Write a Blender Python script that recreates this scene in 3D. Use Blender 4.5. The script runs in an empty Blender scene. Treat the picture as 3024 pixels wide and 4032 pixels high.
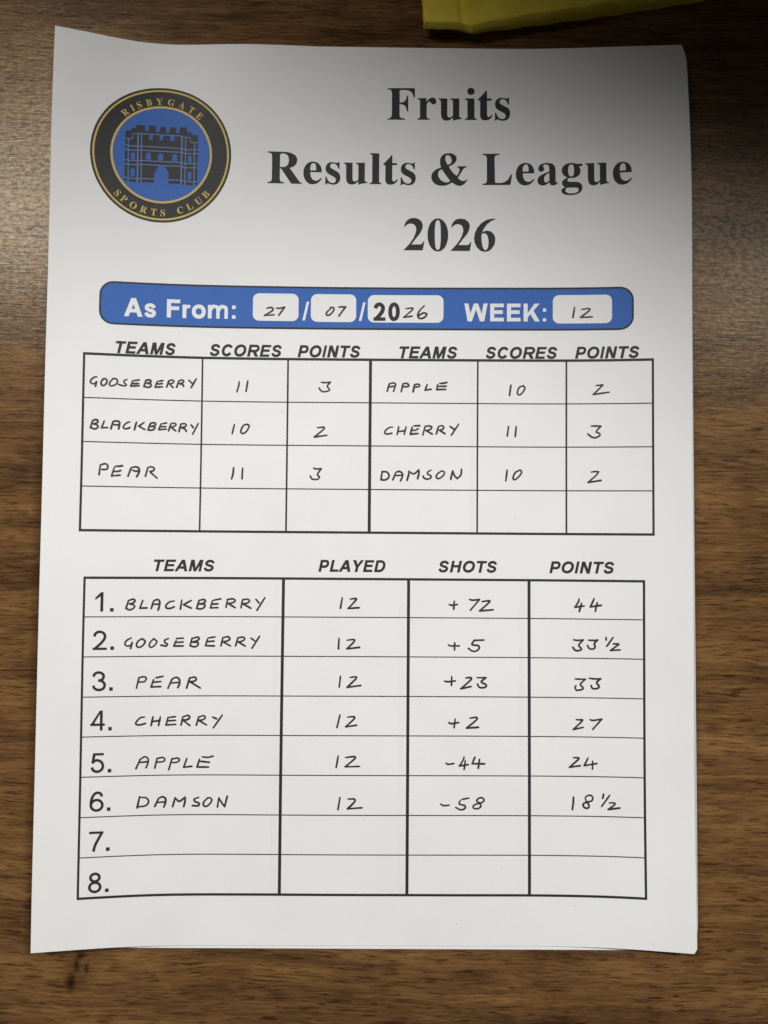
import bpy, bmesh, math, random
import numpy as np
from mathutils import Vector, Matrix
from mathutils.geometry import delaunay_2d_cdt

rnd = random.Random(7)
scene = bpy.context.scene
COL = scene.collection
MM = 0.001
PW, PH = 210.0, 297.0                      # the printed sheet is A4; page mm, v runs down


def world(u, v, z=0.0):
    """page millimetres -> metres on the table (page centre at the origin)"""
    return Vector(((u - PW / 2) * MM, (PH / 2 - v) * MM, z * MM))


# ------------------------------------------------------------------ camera
CAM_TURN = (-0.04797, -0.00986, 0.00752)   # small lean of the phone
CAM_POS = (107.38513, 169.91955, 253.44397)         # page mm, height above the table
def rodrigues(r):
    r = np.array(r); th = np.linalg.norm(r); k = r / th
    K = np.array([[0, -k[2], k[1]], [k[2], 0, -k[0]], [-k[1], k[0], 0]])
    return np.eye(3) + math.sin(th) * K + (1 - math.cos(th)) * K @ K

R = rodrigues(CAM_TURN)
right = Vector((R[0, 0], -R[0, 1], -R[0, 2]))
down = Vector((R[1, 0], -R[1, 1], -R[1, 2]))
fwd = Vector((R[2, 0], -R[2, 1], -R[2, 2]))
cam_data = bpy.data.cameras.new('camera')
cam = bpy.data.objects.new('camera', cam_data)
COL.objects.link(cam)
m3 = Matrix((right, -down, -fwd)).transposed()
cam.matrix_world = Matrix.Translation(world(*CAM_POS)) @ m3.to_4x4()
cam_data.sensor_fit = 'VERTICAL'
cam_data.sensor_height = 36.0
cam_data.lens = 3028.0 / 4032.0 * 36.0
cam_data.clip_start = 0.01
cam_data.clip_end = 20
cam_data.dof.use_dof = True
cam_data.dof.focus_distance = 0.256
cam_data.dof.aperture_fstop = 9.0
scene.camera = cam

# ------------------------------------------------------------------ world and lamps
w = bpy.data.worlds.new('World')
scene.world = w
w.use_nodes = True
w.node_tree.nodes['Background'].inputs[0].default_value = (1.0, 0.985, 0.94, 1)
w.node_tree.nodes['Background'].inputs[1].default_value = 0.027


def ceiling_lamp(pos, aim, watts, radius, half_deg, blend, color):
    d = bpy.data.lights.new('ceiling_lamp', 'SPOT')
    d.energy = watts
    d.shadow_soft_size = radius
    d.spot_size = math.radians(2 * half_deg)
    d.spot_blend = blend
    d.color = color
    o = bpy.data.objects.new('ceiling_lamp', d)
    COL.objects.link(o)
    p, a = world(*pos), world(*aim)
    o.location = p
    o.rotation_euler = (a - p).to_track_quat('-Z', 'Y').to_euler()
    return o


WARM = (1.0, 0.99, 0.972)
# two clusters of downlights ahead of the photographer, left and right
for base, aim, watts, half, blend in (((-516, -425, 1050), (-48.3, 253.2, 0), 15.8, 0.269, 0.693), ((771, -350, 1050), (44.9, 403.7, 0), 14.9, 0.242, 0.426)):
    d0 = (world(*base) - world(*aim)).length
    for dx, dy in ((-160, -35), (140, -50), (10, 60)):
        pos = (base[0] + dx, base[1] + dy, base[2])
        d1 = (world(*pos) - world(*aim)).length
        ceiling_lamp(pos, aim, watts, 0.045, math.degrees(half * d0 / d1), blend, WARM)

scene.view_settings.view_transform = 'Standard'
scene.view_settings.look = 'None'
scene.view_settings.exposure = 0.0
scene.view_settings.gamma = 1.0
scene.view_settings.use_curve_mapping = False

# ------------------------------------------------------------------ measured layout, page millimetres
HANDWRITING = [('GOOSEBERRY','r',[[(16.01,114.8),(15.27,114.93),(14.35,115.73),(14.04,116.54),(14.59,117.03),(15.31,117.04),(15.83,116.52)],[(15.95,116.28),(15.66,117.91)],[(18.17,115.4),(17.49,116.17),(17.39,117.1),(17.88,117.58),(18.64,117.28),(19.15,116.45),(19.1,115.64),(18.5,115.27),(17.91,115.51)],[(21.02,115.21),(20.27,116.17),(19.95,117.11),(20.45,117.57),(21.5,117.3),(22.32,116.62),(22.46,115.73),(21.79,115.11),(20.91,115.29)],[(25.43,115.26),(24.66,115.59),(24.5,116.18),(24.9,116.63),(25.29,116.96),(24.92,117.37),(23.92,117.29),(22.88,117.01)],[(27.33,115.53),(26.63,117.42,1),(29.29,117.15)],[(27.66,115.52),(28.32,115.45),(29.32,115.22)],[(27.06,116.59),(29.12,116.41)],[(31.44,115.26),(30.81,117.37)],[(31.33,115.33),(32.45,115.11),(33.06,115.55),(32.69,116.03),(31.79,116.25,1),(32.92,116.44),(33.09,117.13),(32.15,117.6),(30.85,117.3)],[(35.03,115.59),(34.34,117.46,1),(36.68,117.29)],[(35.37,115.42),(36.83,115.23)],[(34.93,116.41),(36.58,116.22)],[(38.75,115.24),(38.04,117.34)],[(38.52,115.32),(39.65,114.93),(40.38,115.24),(40.11,115.83),(38.99,116.23,1),(40.07,117.37)],[(41.92,115.15),(41.27,117.29)],[(41.81,115.22),(42.83,114.82),(43.51,115.1),(43.3,115.69),(42.16,116.07,1),(43.24,116.39),(43.47,116.9)],[(45.1,114.82),(46.26,115.8)],[(47.61,114.23),(45.94,117.26)]]),
('BLACKBERRY','r',[[(15.05,128.98),(14.38,131.41)],[(14.99,129.1),(16.03,128.72),(16.65,129.04),(16.38,129.74),(15.29,130.16,1),(16.5,130.54),(16.73,131.1),(15.87,131.77),(14.38,131.41)],[(18.61,129.04),(17.83,131.37,1),(19.66,131.21)],[(21.4,129.11),(20.68,131.6)],[(21.29,129.28),(22.27,128.97),(23.27,129.16),(23.39,129.97),(23.14,131.52)],[(21.53,130.19),(22.63,130.24),(23.33,130.08)],[(26.58,129.17),(25.7,129.43),(24.57,130.69),(24.96,131.39),(25.85,131.36),(26.61,131.02)],[(28.68,129.1),(28.07,131.71)],[(31.13,129.14),(29.44,130.47,1),(31.38,131.5)],[(33.14,129.32),(32.36,131.61)],[(33.14,129.43),(34.03,129.18),(34.75,129.39),(34.5,130.09),(33.32,130.47,1),(34.51,130.55),(34.45,131.13),(33.52,131.67),(32.36,131.61)],[(36.51,129.45),(35.76,131.42,1),(38.16,131.18)],[(36.85,129.45),(38.24,129.13)],[(36.46,130.43),(38.03,130.39)],[(39.66,129.26),(38.91,131.76)],[(39.66,129.37),(40.67,129.16),(41.29,129.57),(40.8,130.16),(39.75,130.53,1),(41.22,131.73)],[(42.83,129.34),(42.26,131.92)],[(42.83,129.41),(43.96,129.22),(44.58,129.61),(44.21,130.2),(42.97,130.57,1),(44.15,131.01),(44.62,131.82)],[(46.13,129.57),(46.83,130.49)],[(48.45,129.06),(46.69,132.66)]]),
('PEAR','r',[[(17.7,143.41),(17.38,146.61)],[(17.66,143.52),(18.89,143.03),(19.77,143.24),(20.05,144.04),(19.59,144.8),(18.22,144.9)],[(22.09,144.1),(21.24,146.94,1),(23.91,146.61)],[(22.41,143.75),(23.51,143.73),(24.6,143.54)],[(21.86,145.48),(23.11,145.41),(24.09,145.09)],[(27.33,144.1),(26.4,146.92)],[(27.34,144.17),(28.48,143.8),(29.54,144.05),(29.9,144.96),(29.59,146.12),(29.1,147.05)],[(27.73,144.89),(28.73,145.22),(29.83,145.08)],[(32.59,143.87),(31.87,146.81)],[(32.59,143.98),(33.59,143.68),(34.53,144.06),(34.44,144.87),(33.22,145.24,1),(34.31,146.26),(35.61,147.39)]]),
('11','r',[[(61.63,115.02),(61.48,116.31),(60.91,118.38)],[(64.46,114.75),(63.92,118.2)]]),
('3','r',[[(88.76,114.91),(90.16,115.04),(91.72,114.84,1),(90.76,116.25),(91.51,117.19),(91.12,117.78),(89.49,118.05),(88.55,117.61),(88.08,116.86)]]),
('10','r',[[(60.27,129.18),(59.55,132.29)],[(64.36,129.2),(63.33,129.44),(62.6,130.62),(62.39,131.67),(63.02,132.2),(64.05,131.65),(64.89,130.36),(65.06,129.49),(64.25,129.08)]]),
('2','r',[[(87.63,130.04),(88.91,129.91),(89.85,129.91),(89.5,130.73),(86.62,133.14,1),(90.73,132.55)]]),
('11','r',[[(60.18,143.46),(60.05,145.44),(59.6,147.2)],[(63.14,143.6),(63.01,147.16)]]),
('3','r',[[(86.5,143.35),(87.08,143.69),(88.99,143.61,1),(87.8,145.55),(88.46,146.25),(88.05,147.02),(86.77,147.22),(85.84,146.85),(85.44,146.04)]]),
('APPLE','r',[[(111.31,115.2),(110.58,117.71)],[(111.38,115.31),(112.43,114.98),(113.29,115.3),(113.18,116.24),(112.68,117.79)],[(111.39,116.3),(113.09,116.08)],[(115.81,115.17),(115.25,117.87)],[(115.81,115.28),(116.98,115.09),(117.73,115.62),(117.34,116.16),(115.75,116.18)],[(119.62,115.37),(119.21,117.89)],[(119.62,115.61),(120.83,115.29),(121.4,115.83),(120.84,116.21),(119.49,116.31)],[(123.87,115.34),(123.11,117.34,1),(125.16,116.98)],[(127.32,115.44),(126.96,117.08,1),(129.94,116.99)],[(127.95,115.01),(129,114.96),(130.33,114.71)],[(127.65,116.02),(130.1,115.93)]]),
('CHERRY','r',[[(112.46,129.65),(111.48,129.78),(110.21,130.72),(109.89,131.66),(110.68,131.98),(112.24,131.71)],[(114.51,129.52),(114.02,132.1)],[(116.91,129.55),(116.32,132.03)],[(114.52,131.16),(116.5,130.79)],[(118.94,129.61),(118.37,132,1),(120.88,131.72)],[(119.52,129.2),(121.43,129.12)],[(118.71,130.54),(119.88,130.7),(120.97,130.13)],[(123.29,129.22),(122.45,132.2)],[(123.25,129.41),(124.41,129.17),(125.39,129.56),(124.88,130.38),(123.53,130.74,1),(125.54,131.85)],[(127.67,129.3),(126.94,131.81)],[(127.56,129.42),(128.72,129.06),(129.4,129.52),(129.08,130.23),(127.96,130.59,1),(129.83,131.74)],[(131.4,129.28),(132.57,130.08)],[(134.31,128.48),(131.88,132.24)]]),
('DAMSON','r',[[(109.15,144.23),(108.75,147.19)],[(109.26,144.53),(110.54,144.5),(111.34,145.38),(111.25,146.43),(110.1,147.18),(108.82,147.1)],[(113.68,144.66),(112.65,147.16)],[(113.68,144.66),(114.73,144.31),(115.71,144.88),(115.83,145.93),(115.21,147.47)],[(113.76,145.71),(115.71,145.58)],[(117.98,144.16),(117.94,145.1),(117.35,147.27)],[(118.1,144.4),(119.61,145.08),(121.16,143.79,1),(121.29,144.72),(120.83,146.68)],[(125.23,143.87),(124.26,144.35),(124.1,145.12),(125.24,145.74),(125.13,146.44),(123.81,146.82),(122.76,146.27),(122.71,145.83)],[(128.68,144.08),(127.52,144.9),(126.97,145.84),(127.3,146.56),(128.23,146.44),(129.43,145.36),(129.66,144.42),(128.68,144.06)],[(132.4,143.93),(131.76,146.78)],[(132.4,143.93),(132.99,145.56),(133.92,146.58,1),(135.08,145.31),(135.31,143.44)]]),
('10','r',[[(151.52,115.45),(151.07,118.85)],[(155.6,115.64),(154.32,116.21),(153.7,117.62),(153.82,118.51),(154.44,118.69),(155.49,117.73),(156.16,116.44),(155.6,115.64)]]),
('2','r',[[(179.48,115.6),(181.64,115.45,1),(178.56,118.58,1),(183.61,117.86)]]),
('11','r',[[(150.8,129.14),(150.37,132.34)],[(153.32,129.13),(153.02,132.47)]]),
('3','r',[[(177.86,129),(180.98,129.06,1),(179.46,130.87),(180.52,131.46),(180.52,132.27),(179.11,132.87),(177.97,132.61),(176.79,131.67)]]),
('10','r',[[(150.38,143.59),(149.93,147.21)],[(154.63,143.57),(153.12,144.39),(152.38,145.79),(152.43,146.61),(153.13,146.7),(154.4,145.55),(155.16,144.26),(154.63,143.57)]]),
('2','r',[[(177.84,144.21),(178.98,144.03),(180.16,144.1,1),(179.54,145.14),(176.81,147.62,1),(180.94,146.93)]]),
('BLACKBERRY','l',[[(27.6,187.05),(26.83,189.66)],[(27.49,187.12),(29.04,186.67),(29.6,187.24),(28.89,187.98),(27.88,188.17,1),(29.41,188.62),(29.29,189.48),(28.03,190.11),(26.83,189.66)],[(32.07,187.05),(31.18,189.56,1),(33.37,189.49)],[(35.44,187.24),(34.76,189.68)],[(35.51,187.17),(36.72,186.79),(37.36,187.43),(37.31,188.74),(36.91,190.17)],[(35.39,188.29),(37.38,188.29)],[(41.96,187.24),(40.41,187.62),(39.37,188.74),(39.61,189.57),(40.83,189.61),(42,189.12)],[(44.35,186.94),(43.98,189.87)],[(47.44,187.05),(44.91,188.44,1),(47.46,189.57)],[(49.86,187.04),(49.17,189.68)],[(49.86,187.04),(51.35,186.78),(51.88,187.23),(51.37,187.91),(49.96,188.17,1),(51.64,188.36),(51.55,189.3),(50.48,189.83),(49.17,189.68)],[(54.16,187.22),(53.57,189.48,1),(55.97,189.4)],[(54.34,187.03),(56.85,186.53)],[(53.92,188.28),(55.94,188.16)],[(59.03,186.64),(58.59,189.28)],[(58.92,186.75),(60.72,186.52),(61.49,187.12),(60.75,187.76),(59.25,188.03,1),(61.53,189.38)],[(63.93,186.62),(63.42,189.45)],[(63.93,186.81),(65.44,186.61),(66.17,187.17),(65.46,187.86),(64.07,188.13,1),(66.59,189.51)],[(68.2,186.59),(69.24,187.84)],[(71.11,186.09),(68.64,190.18)]]),
('GOOSEBERRY','l',[[(28.67,199.08),(27.17,200),(26.75,201.11),(27.38,201.64),(28.47,201.49),(29.06,200.64)],[(28.99,200.49),(28.56,202.5)],[(32.06,199.36),(30.8,200.21),(30.39,201.51),(31.02,202.11),(32.29,201.6),(33.06,200.22),(32.06,199.36)],[(35.71,199.38),(34.64,200.6),(34.41,201.72),(35.03,202.14),(36.12,201.43),(36.72,200.24),(35.71,199.38)],[(40.37,199.33),(39.21,199.88),(39.33,200.63),(40.04,201.08),(39.69,201.75),(38.07,201.45)],[(42.9,199.9),(42.08,201.76,1),(45.11,201.74)],[(42.88,199.33),(45.06,199.23)],[(42.61,200.64),(45.09,200.46)],[(47.88,199.23),(47.3,201.71)],[(47.81,199.35),(49.73,198.9),(50.12,199.54),(49.39,200.1),(47.98,200.47,1),(49.77,200.66),(49.67,201.6),(48.68,202.05),(47.3,201.67)],[(52.91,199.35),(52.21,201.68,1),(55.09,201.75)],[(53.17,199.16),(55.22,198.86)],[(52.67,200.36),(54.87,200.21)],[(57.77,198.97),(57.19,201.79)],[(57.77,199.08),(59.45,198.78),(59.99,199.46),(59.29,200.1),(57.87,200.47,1),(60.26,201.75)],[(62.65,199),(61.88,201.78)],[(62.65,199.15),(64.34,198.88),(64.81,199.52),(63.99,200.2),(62.75,200.46,1),(65.03,201.81)],[(66.8,199.21),(68.33,200.26)],[(69.62,198.56),(67.23,202.44)]]),
('PEAR','l',[[(31.39,211.73),(30.61,215.14)],[(31.32,211.88),(32.84,211.52),(33.65,212.05),(33.05,213.09),(31.34,213.22)],[(35.96,212.45),(35.2,214.82,1),(38.2,214.74)],[(36.69,211.89),(38.88,211.46)],[(35.9,213.34),(38.25,213.1)],[(41.84,212.2),(40.53,215.32)],[(41.66,212.46),(43.12,211.79),(44.13,212.58),(44.15,213.89),(43.66,215.08)],[(41.49,213.65),(44.07,213.41)],[(47.38,211.96),(46.44,215.28)],[(47.31,212.11),(48.86,211.75),(49.5,212.42),(48.88,213.05),(47.48,213.27,1),(50.78,215.26)]]),
('CHERRY','l',[[(33.31,224.42),(31.97,224.66),(30.64,226.12),(30.91,226.83),(32.18,226.85),(33.53,226.47)],[(35.97,224.34),(35.4,227.2)],[(38.28,224.37),(37.74,227.23)],[(35.71,225.94),(38.12,225.56)],[(40.75,224.59),(40.09,227.04,1),(43.18,226.88)],[(41.01,224.59),(43.03,224.42)],[(40.66,225.74),(43.05,225.58)],[(45.43,224.36),(44.85,227.16)],[(45.47,224.48),(47.03,224.04),(47.59,224.64),(46.86,225.38),(45.45,225.56,1),(47.71,227.32)],[(50.49,224.46),(49.71,227.18)],[(50.41,224.61),(52.05,224.13),(52.58,224.77),(51.88,225.4),(50.47,225.66,1),(52.99,227.12)],[(54.89,224.58),(56.17,225.14)],[(58.02,223.95),(55.17,228.05)]]),
('APPLE','l',[[(32.17,237.88),(30.87,240.85)],[(31.99,237.99),(33.61,237.1),(34.6,237.75),(34.62,239.05),(34.03,240.59)],[(31.71,238.91),(34.62,238.68)],[(37.46,237.61),(36.77,240.75)],[(37.31,237.79),(39.1,237.41),(39.92,238.02),(39.3,238.75),(37.36,238.87)],[(42.16,237.71),(41.18,241.34)],[(42.09,238.01),(43.9,237.65),(44.53,238.26),(43.73,238.99),(41.96,239.08)],[(46.86,237.82),(45.9,240.61,1),(48.46,240.33)],[(50.95,238.03),(50.17,240.56,1),(53.79,240.56)],[(51.8,237.32),(53.56,237.47),(55.23,237.07)],[(51.22,238.74),(54.03,239.04)]]),
('DAMSON','l',[[(32.17,249.74),(31.43,253.26)],[(32.17,249.96),(34.17,250.2),(34.99,251.37),(34.03,252.67),(31.42,252.97)],[(38.19,250.32),(36.95,252.96)],[(38.01,250.47),(39.29,249.94),(40.29,250.55),(40.3,251.66),(39.81,253.21)],[(37.56,251.76),(40.23,251.55)],[(43.34,250.25),(42.57,253.14)],[(43.34,250.33),(44.65,251.46),(46.48,250.17,1),(46.5,251.36),(46.08,253.17)],[(50.83,250.23),(49.39,250.82),(49.7,251.57),(50.97,252.12),(50.68,252.9),(48.83,252.86)],[(53.74,250.46),(52.57,251.57),(52.36,252.68),(53.22,253.13),(54.4,252.31),(55.06,251.01),(54.38,250.35),(53.56,250.46)],[(57.29,250.37),(56.89,253.31)],[(57.29,250.37),(58.25,251.93),(59.2,253.19,1),(59.98,249.85)]]),
('12','l',[[(96.38,186),(95.82,189.36)],[(98.96,186.38),(100.91,186.2),(100.59,187.03),(98.33,189.44,1),(101.93,189.16)]]),
('+72','l',[[(133.09,186.78),(132.9,189.46)],[(131.37,187.98),(132.66,188.17),(134.05,187.9)],[(138.13,186.22),(139.13,186.48),(141.35,186.23,1),(138.4,189.75)],[(142.21,186.92),(144.67,186.64),(144.17,187.5),(141.39,189.96,1),(145.83,189.57)]]),
('12','l',[[(95.46,199.15),(95.3,202.55)],[(98.1,199.76),(99.65,199.52),(100.54,199.68),(100.05,200.57),(98.06,202.54,1),(102.14,202.03)]]),
('+5','l',[[(133.26,200.34),(133.2,202.67)],[(131.14,201.05),(132.04,201.4),(134.75,201.38)],[(142.85,199.43),(139.64,199.55,1),(138.92,200.93),(141.03,201.25),(141.2,202.23),(140.14,203.06),(138.82,202.93),(137.76,202.15)]]),
('12','l',[[(96.08,211.35),(95.69,214.83)],[(99.21,211.73),(100.92,211.56),(101.25,211.98),(98.25,214.92,1),(102.65,214.32)]]),
('+23','l',[[(132.32,211.28),(132.23,214.11)],[(129.92,212.76),(130.91,212.98),(133.45,212.71)],[(136.94,211.74),(138.56,211.6),(138.4,212.45),(135.3,215.21,1),(138.63,214.47)],[(140.58,211.62),(143.51,211.61,1),(141.96,212.92),(143.51,213.89),(143.18,214.71),(141.47,214.78),(140.68,213.68)]]),
('12','l',[[(96.05,223.77),(95.11,227.78)],[(98.51,224.47),(100.51,224.34),(100.62,225.02),(97.89,227.58,1),(101.46,227.05)]]),
('+2','l',[[(133.47,224.93),(133.11,227.72)],[(131.37,226.11),(132.25,226.43),(134.56,226.09)],[(138.28,224.65),(140.38,224.41),(140.38,225.19),(137.19,227.86,1),(141.04,227.56)]]),
('12','l',[[(95.6,236.81),(94.98,240.57)],[(97.99,237.35),(100.89,237.08),(100.84,237.82),(97.86,240.31,1),(102.49,240.17)]]),
('-44','l',[[(130.51,239.04),(131.14,239.42),(133.01,239.19)],[(136.38,237.02),(136.09,238.06),(134.85,239.96,1),(137.77,239.5)],[(136.78,238.15),(136.39,241.09)],[(139.9,237.08),(139.01,239.21,1),(143.02,239.26)],[(141.38,237.81),(140.99,240.62)]]),
('12','l',[[(96.29,250.06),(95.71,253.88)],[(98.93,250.56),(100.86,250.55),(101.03,251.39),(98.8,253.64,1),(103.39,253.31)]]),
('-58','l',[[(128.82,252.11),(129.7,252.56),(131.57,252.46)],[(138.01,250.17),(135.85,250.56)],[(135.26,250.79),(134.81,251.98),(136.64,252.62),(136.65,253.49),(135.27,253.9),(133.73,253.17)],[(141.23,251.58),(140.44,251),(141.16,250.23),(142.14,250.07),(142.87,250.68),(142.38,251.48),(140.18,252.13),(139.3,252.84),(139.69,253.48),(141.07,253.48),(141.89,252.61),(141.16,251.58)]]),
('44','l',[[(173.85,185.77),(173.63,186.68),(172.48,188.52,1),(175.48,188.05)],[(174.62,187.16),(173.92,189.85)],[(178.69,185.54),(178.36,186.4),(177.47,188.31,1),(180.94,187.77)],[(179.72,186.86),(179.4,188.03),(179.07,189.78)]]),
('33 1/2','l',[[(172.07,199.07),(173.23,199.26),(175.13,199.12,1),(173.71,200.79),(174.51,201.83),(174.29,202.38),(172.92,202.62),(172.25,202.18),(171.81,201.53)],[(176.81,199.11),(177.97,199.19),(179.77,199.06,1),(178.75,200.13),(178.95,201.39),(178.43,201.95),(177.52,202.01),(176.82,201.53),(176.53,200.86)],[(182.47,198.11),(182.51,198.99)],[(184.77,198.06),(182.72,201.04)],[(184.77,200.26),(185.91,200.17),(186.54,200.34,1),(183.96,202.36,1),(186.89,202.16)]]),
('33','l',[[(172.48,211.74),(174.08,211.81),(175.83,211.8,1),(174.19,213.43),(174.99,214.45),(174.84,215.08),(173.47,215.39),(172.92,215.4),(172.44,214.52),(172.77,213.93)],[(177.07,211.47),(178.67,211.65),(180.74,211.61,1),(179.45,212.76),(180.17,213.93),(179.87,214.63),(178.66,214.87),(177.89,214.52),(177.66,213.78)]]),
('27','l',[[(172.8,224.85),(173.59,224.95),(174.82,224.92),(174.36,225.64),(171.83,228.06,1),(175.02,227.33)],[(177.25,224.79),(178.18,225.05),(181.03,224.58,1),(178.14,227.91)]]),
('24','l',[[(171.79,237.12),(172.95,237.09),(173.59,237.44),(170.59,240.15,1),(174.01,239.64)],[(176.58,237.15),(175.34,239.58,1),(179.35,238.87)],[(178.06,238.14),(177.97,240.64)]]),
('18 1/2','l',[[(171.84,249.69),(171.71,251.84),(171.45,253.63)],[(176.03,251.08),(175.71,250.32),(175.79,249.59),(176.75,249.03),(177.64,249.17),(178.05,250),(177.58,250.84),(176,251.27),(175.16,251.65),(174.91,252.24),(175.38,252.99),(176.14,253.16),(176.76,252.82),(176.74,252.06),(176.03,251.08)],[(181.5,248.59),(181.21,249.9)],[(183.48,248.9),(180.89,252.48)],[(183.32,251.33),(184.83,251.33),(185.15,251.76),(182.94,253.44,1),(186.67,252.88)]]),
('27','b',[[(70.47,90.39),(71.77,90.13),(72.46,90.53),(72.19,91.27),(69.69,92.82,1),(72.89,92.57)],[(73.63,90.31),(74.61,90.37),(76.31,89.98,1),(74.43,92.72)]]),
('07','b',[[(92.09,89.87),(90.47,91.33),(90.2,92.36),(91.3,92.39),(92.59,90.9),(92.58,89.95),(91.48,89.88)],[(94.25,89.72),(96.57,89.62,1),(94.36,92.69)]]),
('26','b',[[(116.66,90.1),(118.78,89.89),(118.66,90.59),(115.87,93.03,1),(118.67,92.61)],[(122.73,89.09),(121.23,90.7),(120.54,92.35),(121.24,93.34),(122.66,93.09),(123.55,91.93),(122.45,91.52),(120.95,92.35)]]),
('12','b',[[(172.42,89.55),(171.87,92.98)],[(174.76,90.28),(177.12,90.05),(177.31,90.62),(174.39,92.96,1),(178.23,92.82)]])]
TITLE = [('F',110.02,119.22,25.4,14.33),('r',120.19,126.46,25.39,17.61),('u',127.27,135.01,25.66,17.86),('i',136.12,140.1,25.41,14.06),('t',140.57,145.44,25.57,15.03),('s',146.22,151.32,25.7,17.49),('R',70.04,81.43,48.08,37.19),('e',81.98,88.19,48.16,40.33),('s',89.37,94.36,48.17,40.29),('u',95.5,103.36,48,40.46),('l',104.22,108.14,47.8,37.13),('t',108.78,113.65,47.95,37.83),('s',114.6,119.66,48.13,40.27),('L',142.03,151.86,48.08,37.24),('e',153.11,159.29,48.32,40.51),('a',160.29,167.05,48.42,40.62),('g',168.15,175.08,51.85,40.82),('u',176.12,183.68,48.73,41.1),('e',184.99,191.16,48.89,41.08)]
TITLE_SHAPES = [[[(115.67,70.33),(117.55,68.29),(118.87,66.43),(119.61,64.78),(119.92,63.4),(119.77,62.31),(119.12,61.5),(118.11,61.17),(117.08,61.43),(116.43,61.94),(116.12,62.45),(115.88,62.31),(116.11,61.28),(116.75,60.18),(117.82,59.48),(119.11,59.3),(120.51,59.56),(121.59,60.4),(122.09,61.6),(121.98,62.92),(121.28,64.45),(119.9,66.21),(118.3,68.33),(121.24,68.33),(121.79,68.13),(122.16,67.63),(122.37,67.26),(122.65,67.3),(122.11,70.36)]],
[[(130.58,65.11),(130.51,66.26),(130.33,67.32),(130.02,68.29),(129.6,69.14),(129.09,69.82),(128.49,70.33),(127.84,70.65),(127.14,70.75),(126.44,70.65),(125.79,70.33),(125.2,69.82),(124.68,69.14),(124.25,68.29),(123.94,67.32),(123.74,66.26),(123.67,65.11),(123.73,63.96),(123.92,62.89),(124.22,61.92),(124.64,61.07),(125.16,60.38),(125.75,59.87),(126.4,59.56),(127.1,59.45),(127.8,59.56),(128.46,59.87),(129.05,60.39),(129.57,61.08),(130,61.92),(130.31,62.9),(130.51,63.97)],[(128.11,65.11),(128.1,66.62),(128.06,67.6),(127.99,68.4),(127.9,69.04),(127.77,69.54),(127.61,69.9),(127.42,70.11),(127.12,70.18),(126.82,70.11),(126.63,69.9),(126.47,69.54),(126.34,69.04),(126.24,68.39),(126.16,67.6),(126.11,66.62),(126.09,65.11),(126.1,63.59),(126.14,62.61),(126.21,61.82),(126.31,61.17),(126.43,60.67),(126.59,60.31),(126.78,60.09),(127.08,60.02),(127.38,60.09),(127.58,60.31),(127.74,60.67),(127.87,61.17),(127.97,61.82),(128.04,62.61),(128.09,63.6)]],
[[(131.34,70.53),(133.22,68.51),(134.54,66.65),(135.29,65.01),(135.61,63.63),(135.46,62.53),(134.81,61.72),(133.8,61.39),(132.77,61.65),(132.13,62.16),(131.81,62.66),(131.58,62.53),(131.81,61.5),(132.45,60.4),(133.52,59.7),(134.81,59.53),(136.2,59.79),(137.27,60.63),(137.77,61.84),(137.66,63.15),(136.96,64.69),(135.57,66.43),(133.97,68.55),(136.9,68.55),(137.46,68.36),(137.82,67.86),(138.03,67.49),(138.31,67.53),(137.76,70.59)]],
[[(146.35,59.74),(144.96,60.37),(143.57,61.46),(142.5,62.84),(141.86,64.3),(142.5,63.87),(143.57,63.67),(144.75,63.94),(145.71,64.82),(146.2,66.02),(146.24,67.11),(145.92,68.53),(144.96,69.94),(143.89,70.7),(142.72,70.88),(141.44,70.59),(140.15,69.39),(139.4,67.86),(139.19,66.33),(139.44,64.47),(140.3,62.61),(141.64,61.08),(143.25,60.05),(144.75,59.66),(146.24,59.56)],[(141.67,64.91),(142.07,64.63),(142.82,64.55),(143.53,65.14),(143.93,66.45),(144.02,67.98),(143.79,69.51),(143.25,70.24),(142.83,70.31),(142.29,69.76),(141.86,68.41),(141.65,66.66)]]]
AMPERSAND = [[(128.11,41.98),(127.91,41.17),(127.77,40.27),(127.79,39.37),(128.01,38.56),(128.53,37.79),(129.32,37.29),(130.19,37.06),(131.15,37.02),(132.11,37.24),(132.9,37.78),(133.34,38.55),(133.29,39.37),(132.95,40.18),(132.12,40.94),(130.72,41.66),(131.25,42.61),(132.12,43.78),(133.3,44.91),(133.87,44.14),(134.17,43.42),(134.26,42.79),(134.21,42.43),(133.99,42.12),(133.38,41.76),(133.56,41.58),(136.74,41.53),(136.65,41.89),(135.96,42.12),(135.43,42.7),(134.82,43.78),(133.74,45.54),(134.48,46.26),(135.09,46.62),(135.96,46.62),(136.48,46.3),(136.83,45.9),(136.96,46.04),(136.65,46.75),(136.13,47.47),(135.35,48.1),(134.31,48.37),(133.26,48.09),(132.39,47.56),(131.82,47.15),(131,47.64),(129.87,48.14),(128.65,48.31),(127.25,48.18),(126.12,47.64),(125.33,46.83),(124.89,45.76),(124.89,44.77),(125.23,43.87),(126.01,42.97),(127.06,42.34)],[(130.33,41.03),(129.76,40),(129.5,39.1),(129.58,38.28),(129.93,37.78),(130.37,37.69),(130.98,37.92),(131.5,38.64),(131.68,39.55),(131.51,40.36),(131.07,40.76)],[(128.37,42.61),(127.58,42.97),(127.24,43.42),(127.11,44.14),(127.2,44.95),(127.5,45.67),(128.12,46.39),(128.9,46.88),(129.86,47.15),(130.56,47.06),(131.21,46.57),(130.38,45.58),(129.42,44.14),(128.89,43.33)]]
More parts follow.
